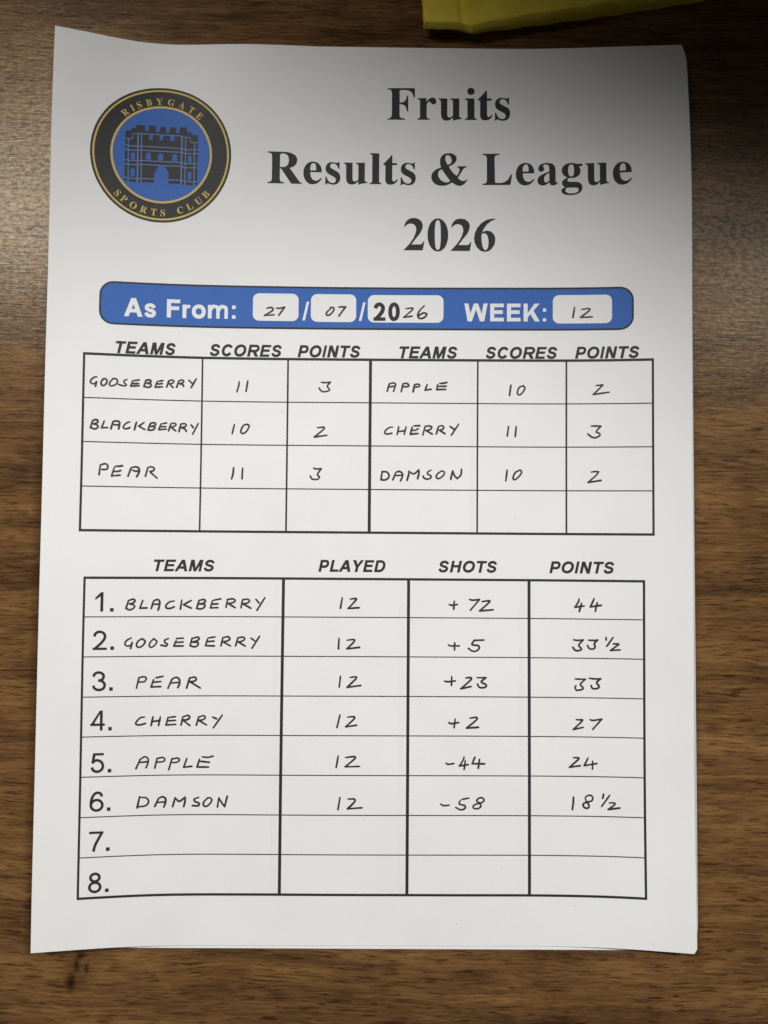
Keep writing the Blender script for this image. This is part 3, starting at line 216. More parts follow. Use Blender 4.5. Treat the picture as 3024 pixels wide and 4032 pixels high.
def wood_material():
    m, nt, b = new_mat('brown_wood_veneer')
    L = nt.links.new
    N = nt.nodes.new

    def math_(op, a, c=None, clamp=False):
        n = N('ShaderNodeMath'); n.operation = op; n.use_clamp = clamp
        for i, x in enumerate((a, c)):
            if x is None: continue
            if isinstance(x, (int, float)): n.inputs[i].default_value = x
            else: L(x, n.inputs[i])
        return n.outputs[0]

    tc = N('ShaderNodeTexCoord')
    rot = N('ShaderNodeMapping'); rot.inputs['Rotation'].default_value = (0, 0, math.radians(1.2))
    L(tc.outputs['Object'], rot.inputs['Vector'])
    P = rot.outputs[0]
    sep = N('ShaderNodeSeparateXYZ'); L(P, sep.inputs[0])

    def noise(sx, sy, detail=3, rough=0.55, dist=0.0, off=0.0):
        mp = N('ShaderNodeMapping'); mp.inputs['Scale'].default_value = (sx, sy, 1); mp.inputs['Location'].default_value = (off, off * 1.7, off)
        L(warped, mp.inputs['Vector'])
        n = N('ShaderNodeTexNoise'); n.inputs['Scale'].default_value = 1; n.inputs['Detail'].default_value = detail
        n.inputs['Roughness'].default_value = rough; n.inputs['Distortion'].default_value = dist
        L(mp.outputs[0], n.inputs['Vector'])
        return n.outputs['Fac']

    # gentle wander of the grain lines
    wn = N('ShaderNodeTexNoise'); wn.inputs['Scale'].default_value = 14; wn.inputs['Detail'].default_value = 2
    L(P, wn.inputs['Vector'])
    wy = math_('MULTIPLY', math_('SUBTRACT', wn.outputs['Fac'], 0.5), 0.006)
    comb = N('ShaderNodeCombineXYZ')
    L(sep.outputs['X'], comb.inputs[0]); L(math_('ADD', sep.outputs['Y'], wy), comb.inputs[1])
    warped = comb.outputs[0]

    broad = noise(6, 58, 2, 0.5, 0, 3.1)            # bands a couple of cm wide
    mid = noise(20, 380, 3, 0.6, 0, 9.7)            # streaks a few mm wide
    fine = noise(110, 1250, 4, 0.75, 0, 5.3)         # hair-thin streaks
    pore = noise(130, 1500, 2, 0.6, 0, 17.9)        # short dark pores
    hair = noise(110, 2300, 2, 0.5, 0, 55.0)        # scratch-fine dark lines
    pore2 = noise(90, 700, 2, 0.5, 0, 41.3)         # fewer, heavier ones
    cloud = noise(48, 120, 3, 0.6, 0.5, 30.2)       # small flames and eyes in the figure
    t = math_('ADD', math_('MULTIPLY', broad, 0.36), math_('MULTIPLY', mid, 0.29))
    t = math_('ADD', t, math_('MULTIPLY', fine, 0.35))
    t = math_('ADD', t, math_('MULTIPLY', math_('SUBTRACT', cloud, 0.5), 0.24))
    cr = N('ShaderNodeValToRGB')
    e = cr.color_ramp.elements
    e[0].position = 0.34; e[0].color = (0.050, 0.0250, 0.0112, 1)
    e[1].position = 0.70; e[1].color = (0.300, 0.162, 0.060, 1)
    x = e.new(0.44); x.color = (0.102, 0.0510, 0.0210, 1)
    x = e.new(0.52); x.color = (0.162, 0.0820, 0.0305, 1)
    x = e.new(0.60); x.color = (0.222, 0.1155, 0.0415, 1)
    L(t, cr.inputs[0])

    def dashes(src, lo, hi, depth):
        pm = N('ShaderNodeMapRange'); pm.inputs['From Min'].default_value = lo; pm.inputs['From Max'].default_value = hi
        pm.inputs['To Min'].default_value = depth; pm.inputs['To Max'].default_value = 1.0
        L(src, pm.inputs['Value']); return pm.outputs[0]
    dark = math_('MULTIPLY', math_('MULTIPLY', dashes(pore, 0.375, 0.43, 0.50), dashes(hair, 0.36, 0.43, 0.62)), dashes(pore2, 0.29, 0.36, 0.45))
    # the little knot below the lower left corner of the sheet
    for ku, kv, a, bb, s in ((12.6, 303.6, 1.1, 2.6, .68), (15.9, 304.4, .95, 2.0, .66), (10.9, 308.7, 1.8, 3.4, .80), (13.8, 300.6, 1.3, 2.0, .6), (13.0, 305.0, 5.0, 7.5, .32)):
        c = world(ku, kv)
        mp = N('ShaderNodeMapping'); mp.vector_type = 'POINT'
        mp.inputs['Location'].default_value = (-c.x / (a * MM), -c.y / (bb * MM), 0)
        mp.inputs['Scale'].default_value = (1 / (a * MM), 1 / (bb * MM), 0)
        wob = N('ShaderNodeVectorMath'); wob.operation = 'MULTIPLY_ADD'
        nn = N('ShaderNodeTexNoise'); nn.inputs['Scale'].default_value = 420; nn.inputs['Detail'].default_value = 3
        L(tc.outputs['Object'], nn.inputs['Vector'])
        cs = N('ShaderNodeVectorMath'); cs.operation = 'SUBTRACT'; cs.inputs[1].default_value = (.5, .5, .5)
        L(nn.outputs['Color'], cs.inputs[0])
        L(cs.outputs[0], wob.inputs[0]); wob.inputs[1].default_value = (0.0012, 0.0016, 0); L(tc.outputs['Object'], wob.inputs[2])
        L(wob.outputs[0], mp.inputs['Vector'])
        ln = N('ShaderNodeVectorMath'); ln.operation = 'LENGTH'; L(mp.outputs[0], ln.inputs[0])
        mr = N('ShaderNodeMapRange'); mr.interpolation_type = 'SMOOTHSTEP'
        mr.inputs['From Min'].default_value = 0.05; mr.inputs['From Max'].default_value = 1.5
        mr.inputs['To Min'].default_value = 1 - s; mr.inputs['To Max'].default_value = 1
        L(ln.outputs['Value'], mr.inputs['Value'])
        dark = math_('MULTIPLY', dark, mr.outputs[0])
    mul = N('ShaderNodeMix'); mul.data_type = 'RGBA'; mul.blend_type = 'MULTIPLY'; mul.inputs['Factor'].default_value = 1
    L(cr.outputs[0], mul.inputs['A']); L(dark, mul.inputs['B'])
    L(mul.outputs['Result'], b.inputs['Base Color'])
    fl = N('ShaderNodeTexNoise'); fl.inputs['Scale'].default_value = 1; fl.inputs['Detail'].default_value = 4; fl.inputs['Roughness'].default_value = 0.7
    fm = N('ShaderNodeMapping'); fm.inputs['Scale'].default_value = (480, 860, 1); L(P, fm.inputs['Vector']); L(fm.outputs[0], fl.inputs['Vector'])
    rr = N('ShaderNodeMapRange'); rr.inputs['To Min'].default_value = 0.20; rr.inputs['To Max'].default_value = 0.29
    L(fine, rr.inputs['Value']); L(rr.outputs[0], b.inputs['Roughness'])
    h = math_('ADD', math_('MULTIPLY', pore, 0.7), math_('MULTIPLY', fl.outputs['Fac'], 0.8))
    bump = N('ShaderNodeBump'); bump.inputs['Strength'].default_value = 0.30; bump.inputs['Distance'].default_value = 0.00014
    L(h, bump.inputs['Height']); L(bump.outputs[0], b.inputs['Normal'])
    sp = N('ShaderNodeMapRange'); sp.inputs['From Min'].default_value = 0.38; sp.inputs['From Max'].default_value = 0.64
    sp.inputs['To Min'].default_value = 0.07; sp.inputs['To Max'].default_value = 0.21
    L(fl.outputs['Fac'], sp.inputs['Value']); L(sp.outputs[0], b.inputs['Specular IOR Level'])
    b.inputs['Specular Tint'].default_value = (1.0, 0.86, 0.66, 1)
    return m


def cloth_material():
    m, nt, b = new_mat('yellow_cloth')
    L = nt.links.new
    tc = nt.nodes.new('ShaderNodeTexCoord')
    n1 = nt.nodes.new('ShaderNodeTexNoise'); n1.inputs['Scale'].default_value = 160; n1.inputs['Detail'].default_value = 5
    n2 = nt.nodes.new('ShaderNodeTexNoise'); n2.inputs['Scale'].default_value = 2200; n2.inputs['Detail'].default_value = 3
    L(tc.outputs['Object'], n1.inputs['Vector']); L(tc.outputs['Object'], n2.inputs['Vector'])
    cr = nt.nodes.new('ShaderNodeValToRGB')
    cr.color_ramp.elements[0].position = 0.3; cr.color_ramp.elements[0].color = (0.74, 0.565, 0.055, 1)
    cr.color_ramp.elements[1].position = 0.7; cr.color_ramp.elements[1].color = (0.86, 0.67, 0.085, 1)
    L(n1.outputs['Fac'], cr.inputs[0]); L(cr.outputs[0], b.inputs['Base Color'])
    bump = nt.nodes.new('ShaderNodeBump'); bump.inputs['Strength'].default_value = 0.5; bump.inputs['Distance'].default_value = 0.0003
    L(n2.outputs['Fac'], bump.inputs['Height']); L(bump.outputs[0], b.inputs['Normal'])
    b.inputs['Roughness'].default_value = 0.9
    b.inputs['Specular IOR Level'].default_value = 0.15
    return m


M_PAPER = paper_material('white_paper', (0.80, 0.797, 0.785))
M_PAPER2 = paper_material('cool_white_paper', (0.80, 0.795, 0.81))
M_BLACK = plain('black_print', (0.024, 0.024, 0.026), mottle=0.2)
M_PEN = plain('black_pen_ink', (0.036, 0.027, 0.028), 0.45, 0.4, 0.7, 420)
M_BLUE = plain('blue_print', (0.032, 0.122, 0.425), mottle=0.14)
M_WHITE = plain('unprinted_white', (0.79, 0.787, 0.775), 0.75, 0.2, 0.02)
M_GOLD = plain('gold_print', (0.60, 0.43, 0.12))
M_CRESTB = plain('crest_black_print', (0.024, 0.0235, 0.023), mottle=0.2)
M_CLINE = plain('pale_blue_print', (0.105, 0.190, 0.400))
M_GHOST = plain('grey_fleck', (0.52, 0.51, 0.50))

# ------------------------------------------------------------------ the bend of the sheet
NV, NU = len(BEND), len(BEND[0])
CZ = np.array(BEND)


def bsp(t, n):
    k = np.clip(t, 0, 1) * (n - 3); i = np.minimum(k.astype(int), n - 4); f = k - i
    M = np.zeros((len(t), n))
    wts = [(1 - f) ** 3 / 6, (3 * f ** 3 - 6 * f ** 2 + 4) / 6, (-3 * f ** 3 + 3 * f ** 2 + 3 * f + 1) / 6, f ** 3 / 6]
    for j in range(4): M[np.arange(len(t)), i + j] += wts[j]
    return M


GU = np.linspace(0, PW, 141); GV = np.linspace(0, PH, 199)
Z = bsp(GV / PH, NV) @ CZ @ bsp(GU / PW, NU).T
Z = np.maximum(Z, 0.30) + 0.19
zu = np.gradient(Z, GU, axis=1); zv = np.gradient(Z, GV, axis=0)
du, dv = GU[1] - GU[0], GV[1] - GV[0]
ca = 1 - np.sqrt(np.maximum(1 - zu ** 2, .1)); cb = 1 - np.sqrt(np.maximum(1 - zv ** 2, .1))
X = np.concatenate([np.zeros((199, 1)), np.cumsum((ca[:, 1:] + ca[:, :-1]) / 2 * du, axis=1)], 1)
Y = np.concatenate([np.zeros((1, 141)), np.cumsum((cb[1:] + cb[:-1]) / 2 * dv, axis=0)], 0)
X = GU[None] - (X - X[:, [70]]); Y = GV[:, None] - (Y - Y[[99]])


def on_sheet(u, v, lift=0.0):
    """a point of the printed page, on the curled sheet"""
    a, b = u / PW * 140, v / PH * 198
    i = min(max(int(a), 0), 139); j = min(max(int(b), 0), 197); a -= i; b -= j
    g = lambda A: (A[j, i] * (1 - a) + A[j, i + 1] * a) * (1 - b) + (A[j + 1, i] * (1 - a) + A[j + 1, i + 1] * a) * b
    return world(g(X), g(Y), g(Z) + lift)


# ------------------------------------------------------------------ object helpers
def link_mesh(name, verts, faces, mat, parent=None, smooth=True):
    me = bpy.data.meshes.new(name)
    me.from_pydata(verts, [], faces)
    me.materials.append(mat)
    if smooth: me.polygons.foreach_set('use_smooth', [True] * len(me.polygons))
    me.update()
    o = bpy.data.objects.new(name, me)
    COL.objects.link(o)
    if parent: o.parent = parent
    return o


def tag(o, label=None, category=None, group=None, kind=None):
    if label: o['label'] = label
    if category: o['category'] = category
    if group: o['group'] = group
    if kind: o['kind'] = kind
    return o


class Ink:
    """flat printed or written shapes in page mm, laid on the curled sheet as one mesh"""
    def __init__(self, lift):
        self.v = []; self.f = []; self.lift = lift; self.n = 0

    def step(self):
        self.n += 1
        return self.lift + 0.0012 * (self.n % 9)

    def tri(self, verts2, faces, lift):
        # split long edges so that the shape follows the bend
        bm = bmesh.new()
        vs = [bm.verts.new((x, y, 0)) for x, y in verts2]
        for f in faces:
            try: bm.faces.new([vs[i] for i in f])
            except ValueError: pass
        for _ in range(7):
            es = [e for e in bm.edges if e.calc_length() > 2.6]
            if not es: break
            bmesh.ops.subdivide_edges(bm, edges=es, cuts=1, use_grid_fill=False)
            bmesh.ops.triangulate(bm, faces=[f for f in bm.faces if len(f.verts) > 3])
        base = len(self.v)
        bm.verts.index_update()
        for q in bm.verts: self.v.append(on_sheet(q.co.x, q.co.y, lift))
        for f in bm.faces: self.f.append([base + q.index for q in f.verts])
        bm.free()

    def outline(self, loops):
        vs = []; edges = []
        for lp in loops:
            b = len(vs); n = len(lp)
            vs += [Vector(p) for p in lp]
            edges += [(b + i, b + (i + 1) % n) for i in range(n)]
        r = delaunay_2d_cdt(vs, edges, [], 1, 1e-5)
        keep = []
        for f in r[2]:
            x = sum(r[0][i].x for i in f) / len(f); y = sum(r[0][i].y for i in f) / len(f)
            odd = False
            for lp in loops:                     # even-odd rule keeps the counters open
                for i in range(len(lp)):
                    (xa, ya), (xb, yb) = lp[i - 1][:2], lp[i][:2]
                    if (ya > y) != (yb > y) and x < (xb - xa) * (y - ya) / (yb - ya) + xa: odd = not odd
            if odd: keep.append(f)
        self.tri([(p.x, p.y) for p in r[0]], keep, self.step())

    def quad(self, x0, y0, x1, y1):
        self.outline([[(x0, y0), (x1, y0), (x1, y1), (x0, y1)]])

    def ribbon(self, pts, widths, closed=False, cap=True):
        n = len(pts); lift = self.step()
        base = len(self.v)
        pv = [Vector(p) for p in pts]
        for i in range(n):
            a = pv[i - 1] if (closed or i > 0) else pv[i]
            b = pv[(i + 1) % n] if (closed or i < n - 1) else pv[i]
            d = (b - a)
            d = d.normalized() if d.length > 1e-9 else Vector((1, 0))
            nn = Vector((-d.y, d.x)); hw = (widths[i] if isinstance(widths, list) else widths) / 2
            for s in (1, -1):
                q = pv[i] + nn * hw * s
                self.v.append(on_sheet(q.x, q.y, lift))
        for i in range(n if closed else n - 1):
            j = (i + 1) % n
            self.f.append([base + 2 * i, base + 2 * i + 1, base + 2 * j + 1, base + 2 * j])
        if cap and not closed:
            for i, k in ((0, 1), (n - 1, n - 2)):
                d = (pv[i] - pv[k]).normalized()
                hw = (widths[i] if isinstance(widths, list) else widths) / 2
                b2 = len(self.v)
                for s in range(7):
                    an = -math.pi / 2 + math.pi * s / 6
                    q = pv[i] + Vector((d.x * math.cos(an) - d.y * math.sin(an), d.x * math.sin(an) + d.y * math.cos(an))) * hw
                    self.v.append(on_sheet(q.x, q.y, lift))
                self.f.append([b2 + s for s in range(7)])

    def build(self, name, mat, parent):
        o = link_mesh(name, self.v, self.f, mat, parent, smooth=False)
        me = o.data
        bm = bmesh.new(); bm.from_mesh(me)
        for f in bm.faces:
            f.normal_update()
            if f.normal.z < 0: f.normal_flip()
        bm.to_mesh(me); bm.free()
        return o


def spline(pts, closed=False, step=0.22):
    """smooth curve through the points"""
    P = [Vector(p[:2]) for p in pts]
    n = len(P)
    if n == 2:
        k = max(2, int((P[1] - P[0]).length / 0.5) + 1)
        return [P[0].lerp(P[1], i / k) for i in range(k + 1)]
    out = []
    for i in range(n if closed else n - 1):
        p1, p2 = P[i], P[(i + 1) % n]
        p0 = P[i - 1] if (closed or i > 0) else p1 * 2 - p2
        p3 = P[(i + 2) % n] if (closed or i < n - 2) else p2 * 2 - p1
        k = max(2, int((p2 - p1).length / step))
        for s in range(k):
            t = s / k
            out.append(0.5 * ((2 * p1) + (p2 - p0) * t + (2 * p0 - 5 * p1 + 4 * p2 - p3) * t * t + (3 * p1 - p0 - 3 * p2 + p3) * t ** 3))
    if not closed: out.append(P[-1])
    return out


def rounded(x0, y0, x1, y1, r, k=10):
    o = []
    for cx, cy, a0 in ((x1 - r, y0 + r, -90), (x1 - r, y1 - r, 0), (x0 + r, y1 - r, 90), (x0 + r, y0 + r, 180)):
        for i in range(k + 1):
            a = math.radians(a0 + 90 * i / k)
            o.append((cx + r * math.cos(a), cy + r * math.sin(a)))
    return o


# ------------------------------------------------------------------ sans lettering: pieces in a box w x h, y up
def arc(cx, cy, rx, ry, a0, a1, k=18, n=2.0):
    o = []
    for i in range(k + 1):
        a = math.radians(a0 + (a1 - a0) * i / k); c, s = math.cos(a), math.sin(a)
        o.append((cx + rx * abs(c) ** (2 / n) * (1 if c >= 0 else -1), cy + ry * abs(s) ** (2 / n) * (1 if s >= 0 else -1)))
    return o


def rect(x0, y0, x1, y1): return ('p', [(x0, y0), (x1, y0), (x1, y1), (x0, y1)])


def sans(c, w, h, t):
    tb = t * 0.9; T = t / 2; B = tb / 2
    mx = lambda x: T + x * (w - t)
    my = lambda y: B + y * (h - tb)
    S = lambda pts, width=t: ('s', [(mx(x), my(y)) for x, y in pts], width)
    bars = lambda full: [rect(0, 0, t, h), rect(t * .9, h - tb, w, h), rect(t * .9, h * .52 - B, w * .93, h * .52 + B)] + ([rect(t * .9, 0, w, tb)] if full else [])
    if c == 'E': return bars(True)
    if c == 'F': return bars(False)
    if c == 'L': return [rect(0, 0, t, h), rect(t * .9, 0, w, tb)]
    if c == 'I': return [rect(0, 0, w, h)]
    if c == 'H': return [rect(0, 0, t, h), rect(w - t, 0, w, h), rect(t * .9, h * .53 - B, w - t * .9, h * .53 + B)]
    if c == 'T': return [rect(0, h - tb, w, h), rect(w / 2 - T, 0, w / 2 + T, h - tb * .9)]
    if c == 'A':
        k = t * 1.08
        return [('p', [(0, 0), (k, 0), (w / 2 + k * .52, h), (w / 2 - k * .52, h)]), ('p', [(w, 0), (w - k, 0), (w / 2 - k * .52, h), (w / 2 + k * .52, h)]), rect(w * .24, h * .22, w * .76, h * .22 + tb)]
    if c == 'M':
        k = t * 1.0
        return [rect(0, 0, t * .95, h), rect(w - t * .95, 0, w, h), ('p', [(0, h), (k * 1.3, h), (w / 2 + k * .42, 0), (w / 2 - k * .42, 0)]), ('p', [(w, h), (w - k * 1.3, h), (w / 2 - k * .42, 0), (w / 2 + k * .42, 0)])]
    if c == 'N': return [rect(0, 0, t, h), rect(w - t, 0, w, h), ('p', [(0, h), (t * 1.1, h), (w, 0), (w - t * 1.1, 0)])]
    if c == 'W':
        k = t * 1.02; q = [0, w * .235, w * .5, w * .765, w]
        return [('p', [(0, h), (k, h), (q[1] + k * .5, 0), (q[1] - k * .5, 0)]), ('p', [(q[2] - k * .5, h), (q[2] + k * .5, h), (q[1] + k * .5, 0), (q[1] - k * .5, 0)]),
                ('p', [(q[2] - k * .5, h), (q[2] + k * .5, h), (q[3] + k * .5, 0), (q[3] - k * .5, 0)]), ('p', [(w - k, h), (w, h), (q[3] + k * .5, 0), (q[3] - k * .5, 0)])]
    if c == 'K': return [rect(0, 0, t, h), ('p', [(t * .9, h * .44), (w * .68, h), (w * .99, h), (t * .9, h * .20)]), ('p', [(w * .34, h * .52), (w * .56, h * .68), (w, 0), (w * .70, 0)])]
    if c == 'Y': return [('p', [(0, h), (t * 1.2, h), (w / 2 + T * .9, h * .42), (w / 2 - T, h * .40)]), ('p', [(w, h), (w - t * 1.2, h), (w / 2 - T * .9, h * .42), (w / 2 + T, h * .40)]), rect(w / 2 - T, 0, w / 2 + T, h * .44)]
    if c == 'V': return []
    if c in 'O0o': return [('c', arc(w / 2, h / 2, w / 2 - T, h / 2 - B, 0, 355, 40, 2.15), t)]
    if c == 'C': return [('s', arc(w / 2, h / 2, w / 2 - T, h / 2 - B, 32, 328, 34, 2.1), t)]
    if c == 'D': return [rect(0, 0, t, h), ('s', [(t * .9, h - B), (w * .45, h - B)] + arc(w * .45, h / 2, w * .55 - T, h / 2 - B, 80, -80, 20, 2.2) + [(w * .45, B), (t * .9, B)], t * .95)]
    if c in 'PR':
        y1, y0 = h - B, (h * .43 if c == 'P' else h * .47)
        o = [rect(0, 0, t, h), ('s', [(t * .9, y1), (w * .6, y1)] + arc(w * .6, (y1 + y0) / 2, w * .38 - T, (y1 - y0) / 2, 80, -80, 14, 2.1) + [(w * .6, y0), (t * .9, y0)], t * .93)]
        if c == 'R': o.append(('p', [(w * .38, h * .44), (w * .66, h * .47), (w, 0), (w - t * 1.25, 0)]))
        return o
    if c in 'Ss': return [('s', [tuple(p) for p in spline([(mx(x), my(y)) for x, y in [(.93, .74), (.85, .89), (.68, .98), (.47, 1), (.22, .96), (.07, .83), (.07, .69), (.22, .58), (.5, .51), (.8, .43), (.95, .30), (.92, .14), (.74, .02), (.48, 0), (.24, .03), (.09, .13), (.03, .28)]], step=.1)], t * .95)]
    if c == 'r': return [rect(0, 0, t, h), ('s', [tuple(p) for p in spline([(T, h * .45), (w * .42, h * .80), (w * .72, h - B), (w, h - B * 1.25)], step=.1)], t * .85)]
    if c == 'm':
        a = (w - t) / 2
        o = [rect(0, 0, t, h)]
        for k in (0, 1):
            x0 = T + a * k; x1 = T + a * (k + 1)
            o.append(('s', [tuple(p) for p in spline([(x0, h * .55), (x0 + a * .35, h * .88), (x0 + a * .68, h - B), (x1 - a * .06, h * .82), (x1, h * .62), (x1, h * .3), (x1, 0)], step=.1)], t * .9))
        return o
    if c == ':': return [rect(0, 0, w, w), rect(0, h - w, w, h)]
    if c == '.': return [rect(0, 0, w, h)]
    if c == '/': return [('p', [(0, 0), (t * .62, 0), (w, h), (w - t * .62, h)])]
    if c == '1': return [rect(w - t * 1.05, 0, w, h), ('p', [(0, h * .73), (w - t * .9, h), (w - t * .2, h), (w - t * .2, h * .88), (0, h * .60)])]
    if c == '2': return [('s', [tuple(p) for p in spline([(mx(x), my(y)) for x, y in [(.02, .72), (.08, .87), (.25, .97), (.47, 1), (.72, .96), (.90, .84), (.93, .69), (.84, .53), (.60, .33), (.28, .13), (.06, 0)]], step=.1)], t), rect(0, 0, w, tb)]
    if c == '3': return [('s', [tuple(p) for p in spline([(mx(x), my(y)) for x, y in [(.02, .76), (.12, .92), (.42, 1), (.74, .95), (.90, .80), (.82, .63), (.62, .55), (.42, .54)]], step=.1)], t), ('s', [tuple(p) for p in spline([(mx(x), my(y)) for x, y in [(.42, .54), (.72, .52), (.93, .40), (1, .27), (.90, .09), (.62, 0), (.36, .01), (.12, .09), (0, .25)]], step=.1)], t)]
    if c == '4': return [rect(w * .66, 0, w * .66 + t, h), rect(0, h * .23, w, h * .23 + tb), ('p', [(0, h * .27), (t * 1.1, h * .27), (w * .68 + t * .3, h * .93), (w * .66 + t * .6, h), (w * .66 - t * .1, h)])]
    if c == '5': return [rect(w * .2, h - tb, w * .95, h), ('p', [(w * .18, h), (w * .18 + t, h), (w * .06 + t, h * .48), (w * .06, h * .48)]), ('s', [tuple(p) for p in spline([(mx(x), my(y)) for x, y in [(.04, .50), (.24, .62), (.52, .65), (.84, .55), (1, .33), (.90, .12), (.60, 0), (.34, .01), (.12, .09), (0, .25)]], step=.1)], t)]
    if c == '6': return [('c', arc(w / 2, h * .32, w / 2 - T, h * .32 - B, 0, 350, 36), t), ('s', [tuple(p) for p in spline([(mx(x), my(y)) for x, y in [(.95, .78), (.84, .94), (.58, 1), (.30, .93), (.08, .70), (0, .42), (.02, .30)]], step=.1)], t)]
    if c == '7': return [rect(0, h - tb, w, h), ('s', [tuple(p) for p in spline([(w - T, h - B), (w * .66, h * .62), (w * .42, h * .28), (w * .33, 0)], step=.1)], t)]
    if c == '8': return [('c', arc(w / 2, h * .755, w * .43 - T, h * .245 - B, 0, 350, 32), t), ('c', arc(w / 2, h * .285, w / 2 - T, h * .285 - B, 0, 350, 36), t)]
    return []


def put_sans(ink, c, x0, x1, yb, yt, t, slant=0.0):
    """letter c in the page box; yb is the base line, yt the top"""
    w, h = x1 - x0, yb - yt
    to = lambda p: (x0 + p[0] + slant * p[1], yb - p[1])
    for piece in sans(c, w, h, t):
        if piece[0] == 'p': ink.outline([[to(p) for p in piece[1]]])
        else:
            ink.ribbon([to(p) for p in piece[1]], piece[2], closed=piece[0] == 'c', cap=False)


BOLD = {'A': (0, 720, 720), 'C': (46, 640, 722), 'D': (73, 610, 722), 'E': (73, 545, 667), 'H': (71, 575, 722), 'I': (68, 145, 278), 'L': (77, 510, 611), 'M': (71, 690, 833),
        'N': (74, 570, 722), 'O': (43, 690, 778), 'P': (73, 565, 667), 'R': (73, 650, 722), 'S': (36, 590, 667), 'T': (21, 570, 611), 'Y': (0, 667, 667)}


def italic_word(ink, word, x0, x1, yb, cap):
    sl = 0.21
    x = 0; boxes = []
    for c in word:
        l, wd, adv = BOLD[c]; boxes.append((c, x + l, x + l + wd)); x += adv
    k = 716
    # extremes of the slanted word
    lo = min(a + (sl * k * .88 if c == 'T' else (sl * k * .5 if c == 'S' else 0)) for c, a, b in boxes[:1])
    hi = max(b + (sl * k * (.35 if c == 'S' else .6)) for c, a, b in boxes[-1:])
    s = (x1 - x0) / (hi - lo)
    for c, a, b in boxes:
        put_sans(ink, c, x0 + (a - lo) * s, x0 + (b - lo) * s, yb, yb - cap, cap * 0.228, sl)


# ------------------------------------------------------------------ the setting: a wood veneer table top
def slab(name, x0, y0, x1, y1, top, thick, mat):
    bm = bmesh.new()
    bmesh.ops.create_cube(bm, size=1)
    for q in bm.verts:
        q.co = Vector(((x0 + x1) / 2 + q.co.x * (x1 - x0), (y0 + y1) / 2 + q.co.y * (y1 - y0), top - thick / 2 + q.co.z * thick))
    bmesh.ops.bevel(bm, geom=[e for e in bm.edges], offset=0.003, segments=3, affect='EDGES')
    me = bpy.data.meshes.new(name); bm.to_mesh(me); bm.free()
    me.materials.append(mat)
    o = bpy.data.objects.new(name, me); COL.objects.link(o)
    return o


table = slab('table_top', -0.62, -0.36, 0.62, 0.42, 0.0, 0.028, wood_material())
tag(table, 'dark brown wood veneer table top with fine horizontal grain', kind='structure')

# ------------------------------------------------------------------ sheets of paper
def sheet_mesh(name, point, mat, nu, nv, thick=0.1, corner=None):
    """a thin sheet with real thickness: top grid, bottom grid and edges"""
    verts = []; faces = []
    for lift in (0.0, -thick):
        for j in range(nv + 1):
            for i in range(nu + 1):
                u, v = PW * i / nu, PH * j / nv
                if corner: u, v = corner(u, v)
                verts.append(point(u, v, lift))
    n1 = (nu + 1) * (nv + 1)
    I = lambda i, j, s: s * n1 + j * (nu + 1) + i
    for j in range(nv):
        for i in range(nu):
            faces.append([I(i, j, 0), I(i, j + 1, 0), I(i + 1, j + 1, 0), I(i + 1, j, 0)])
            faces.append([I(i, j, 1), I(i + 1, j, 1), I(i + 1, j + 1, 1), I(i, j + 1, 1)])
    loop = [(i, 0) for i in range(nu)] + [(nu, j) for j in range(nv)] + [(i, nv) for i in range(nu, 0, -1)] + [(0, j) for j in range(nv, 0, -1)]
    base = len(verts)
    for i, j in loop:                       # the cut edge keeps vertices of its own, so it shades flat
        verts += [verts[I(i, j, 0)], verts[I(i, j, 1)]]
    m = len(loop)
    for k in range(m):
        a, b = base + 2 * k, base + 2 * ((k + 1) % m)
        faces.append([a, b, b + 1, a + 1])
    return link_mesh(name, verts, faces, mat)


def worn_corners(u, v):
    # the upper right corner is dog-worn, the lower right one slightly rounded
    c = max(0.0, 1 - v / 6.5) ** 1.5 * 1.3
    r = max(0.0, 1 - (PH - v) / 1.8) ** 2 * 0.9
    k = max(0.0, (u - 196) / 14.0)
    return u - (c + r) * k, v


sheet = sheet_mesh('results_sheet', on_sheet, M_PAPER, 140, 198, corner=worn_corners)
tag(sheet, 'white A4 sheet printed with a fruits results and league table, filled in by hand', 'paper sheet')


def flat_point(u, v, lift):
    a = u / PW; b = v / PH
    z = 0.13 + 0.05 * math.sin(3 * a + 2 * b) ** 2
    ang = -0.0030
    x = u + 2.55 + (v - 150) * ang; y = v + 1.15 + (u - 105) * 0.0022
    return world(x, y, z + lift)


under = sheet_mesh('blank_sheet', flat_point, M_PAPER2, 30, 40, corner=lambda u, v: (u - (max(0.0, 1 - (PH - v) / 2.5) ** 2 * 1.0 + max(0.0, 1 - v / 75.0) ** 0.8 * 1.9) * max(0, (u - 190) / 20), v))
tag(under, 'plain white sheet mostly hidden under the printed one, edge showing at right and bottom', 'paper sheet')

# ------------------------------------------------------------------ printed parts of the sheet
def place_glyph(ink, key, x0, x1, yb, yt):
    g = GLYPHS[key]
    xs = [p[0] for l in g for p in l]; ys = [p[1] for l in g for p in l]
    ax, bx, ay, by = min(xs), max(xs), min(ys), max(ys)
    ink.outline([[(x0 + (p[0] - ax) / (bx - ax) * (x1 - x0), yb - (p[1] - ay) / (by - ay) * (yb - yt)) for p in l] for l in g])


for text, part in (('Fruits', TITLE[:6]), ('Results & League', TITLE[6:]), ('2026', None)):
    ink = Ink(0.035)
    if part:
        for g, x0, x1, yb, yt in part: place_glyph(ink, 't' + g, x0, x1, yb, yt)
        if '&' in text:
            ink.outline(AMPERSAND)
    else:
        for loops in TITLE_SHAPES: ink.outline(loops)
    o = ink.build('title_line', M_BLACK, sheet)
    o['label'] = 'black serif title line reading ' + text

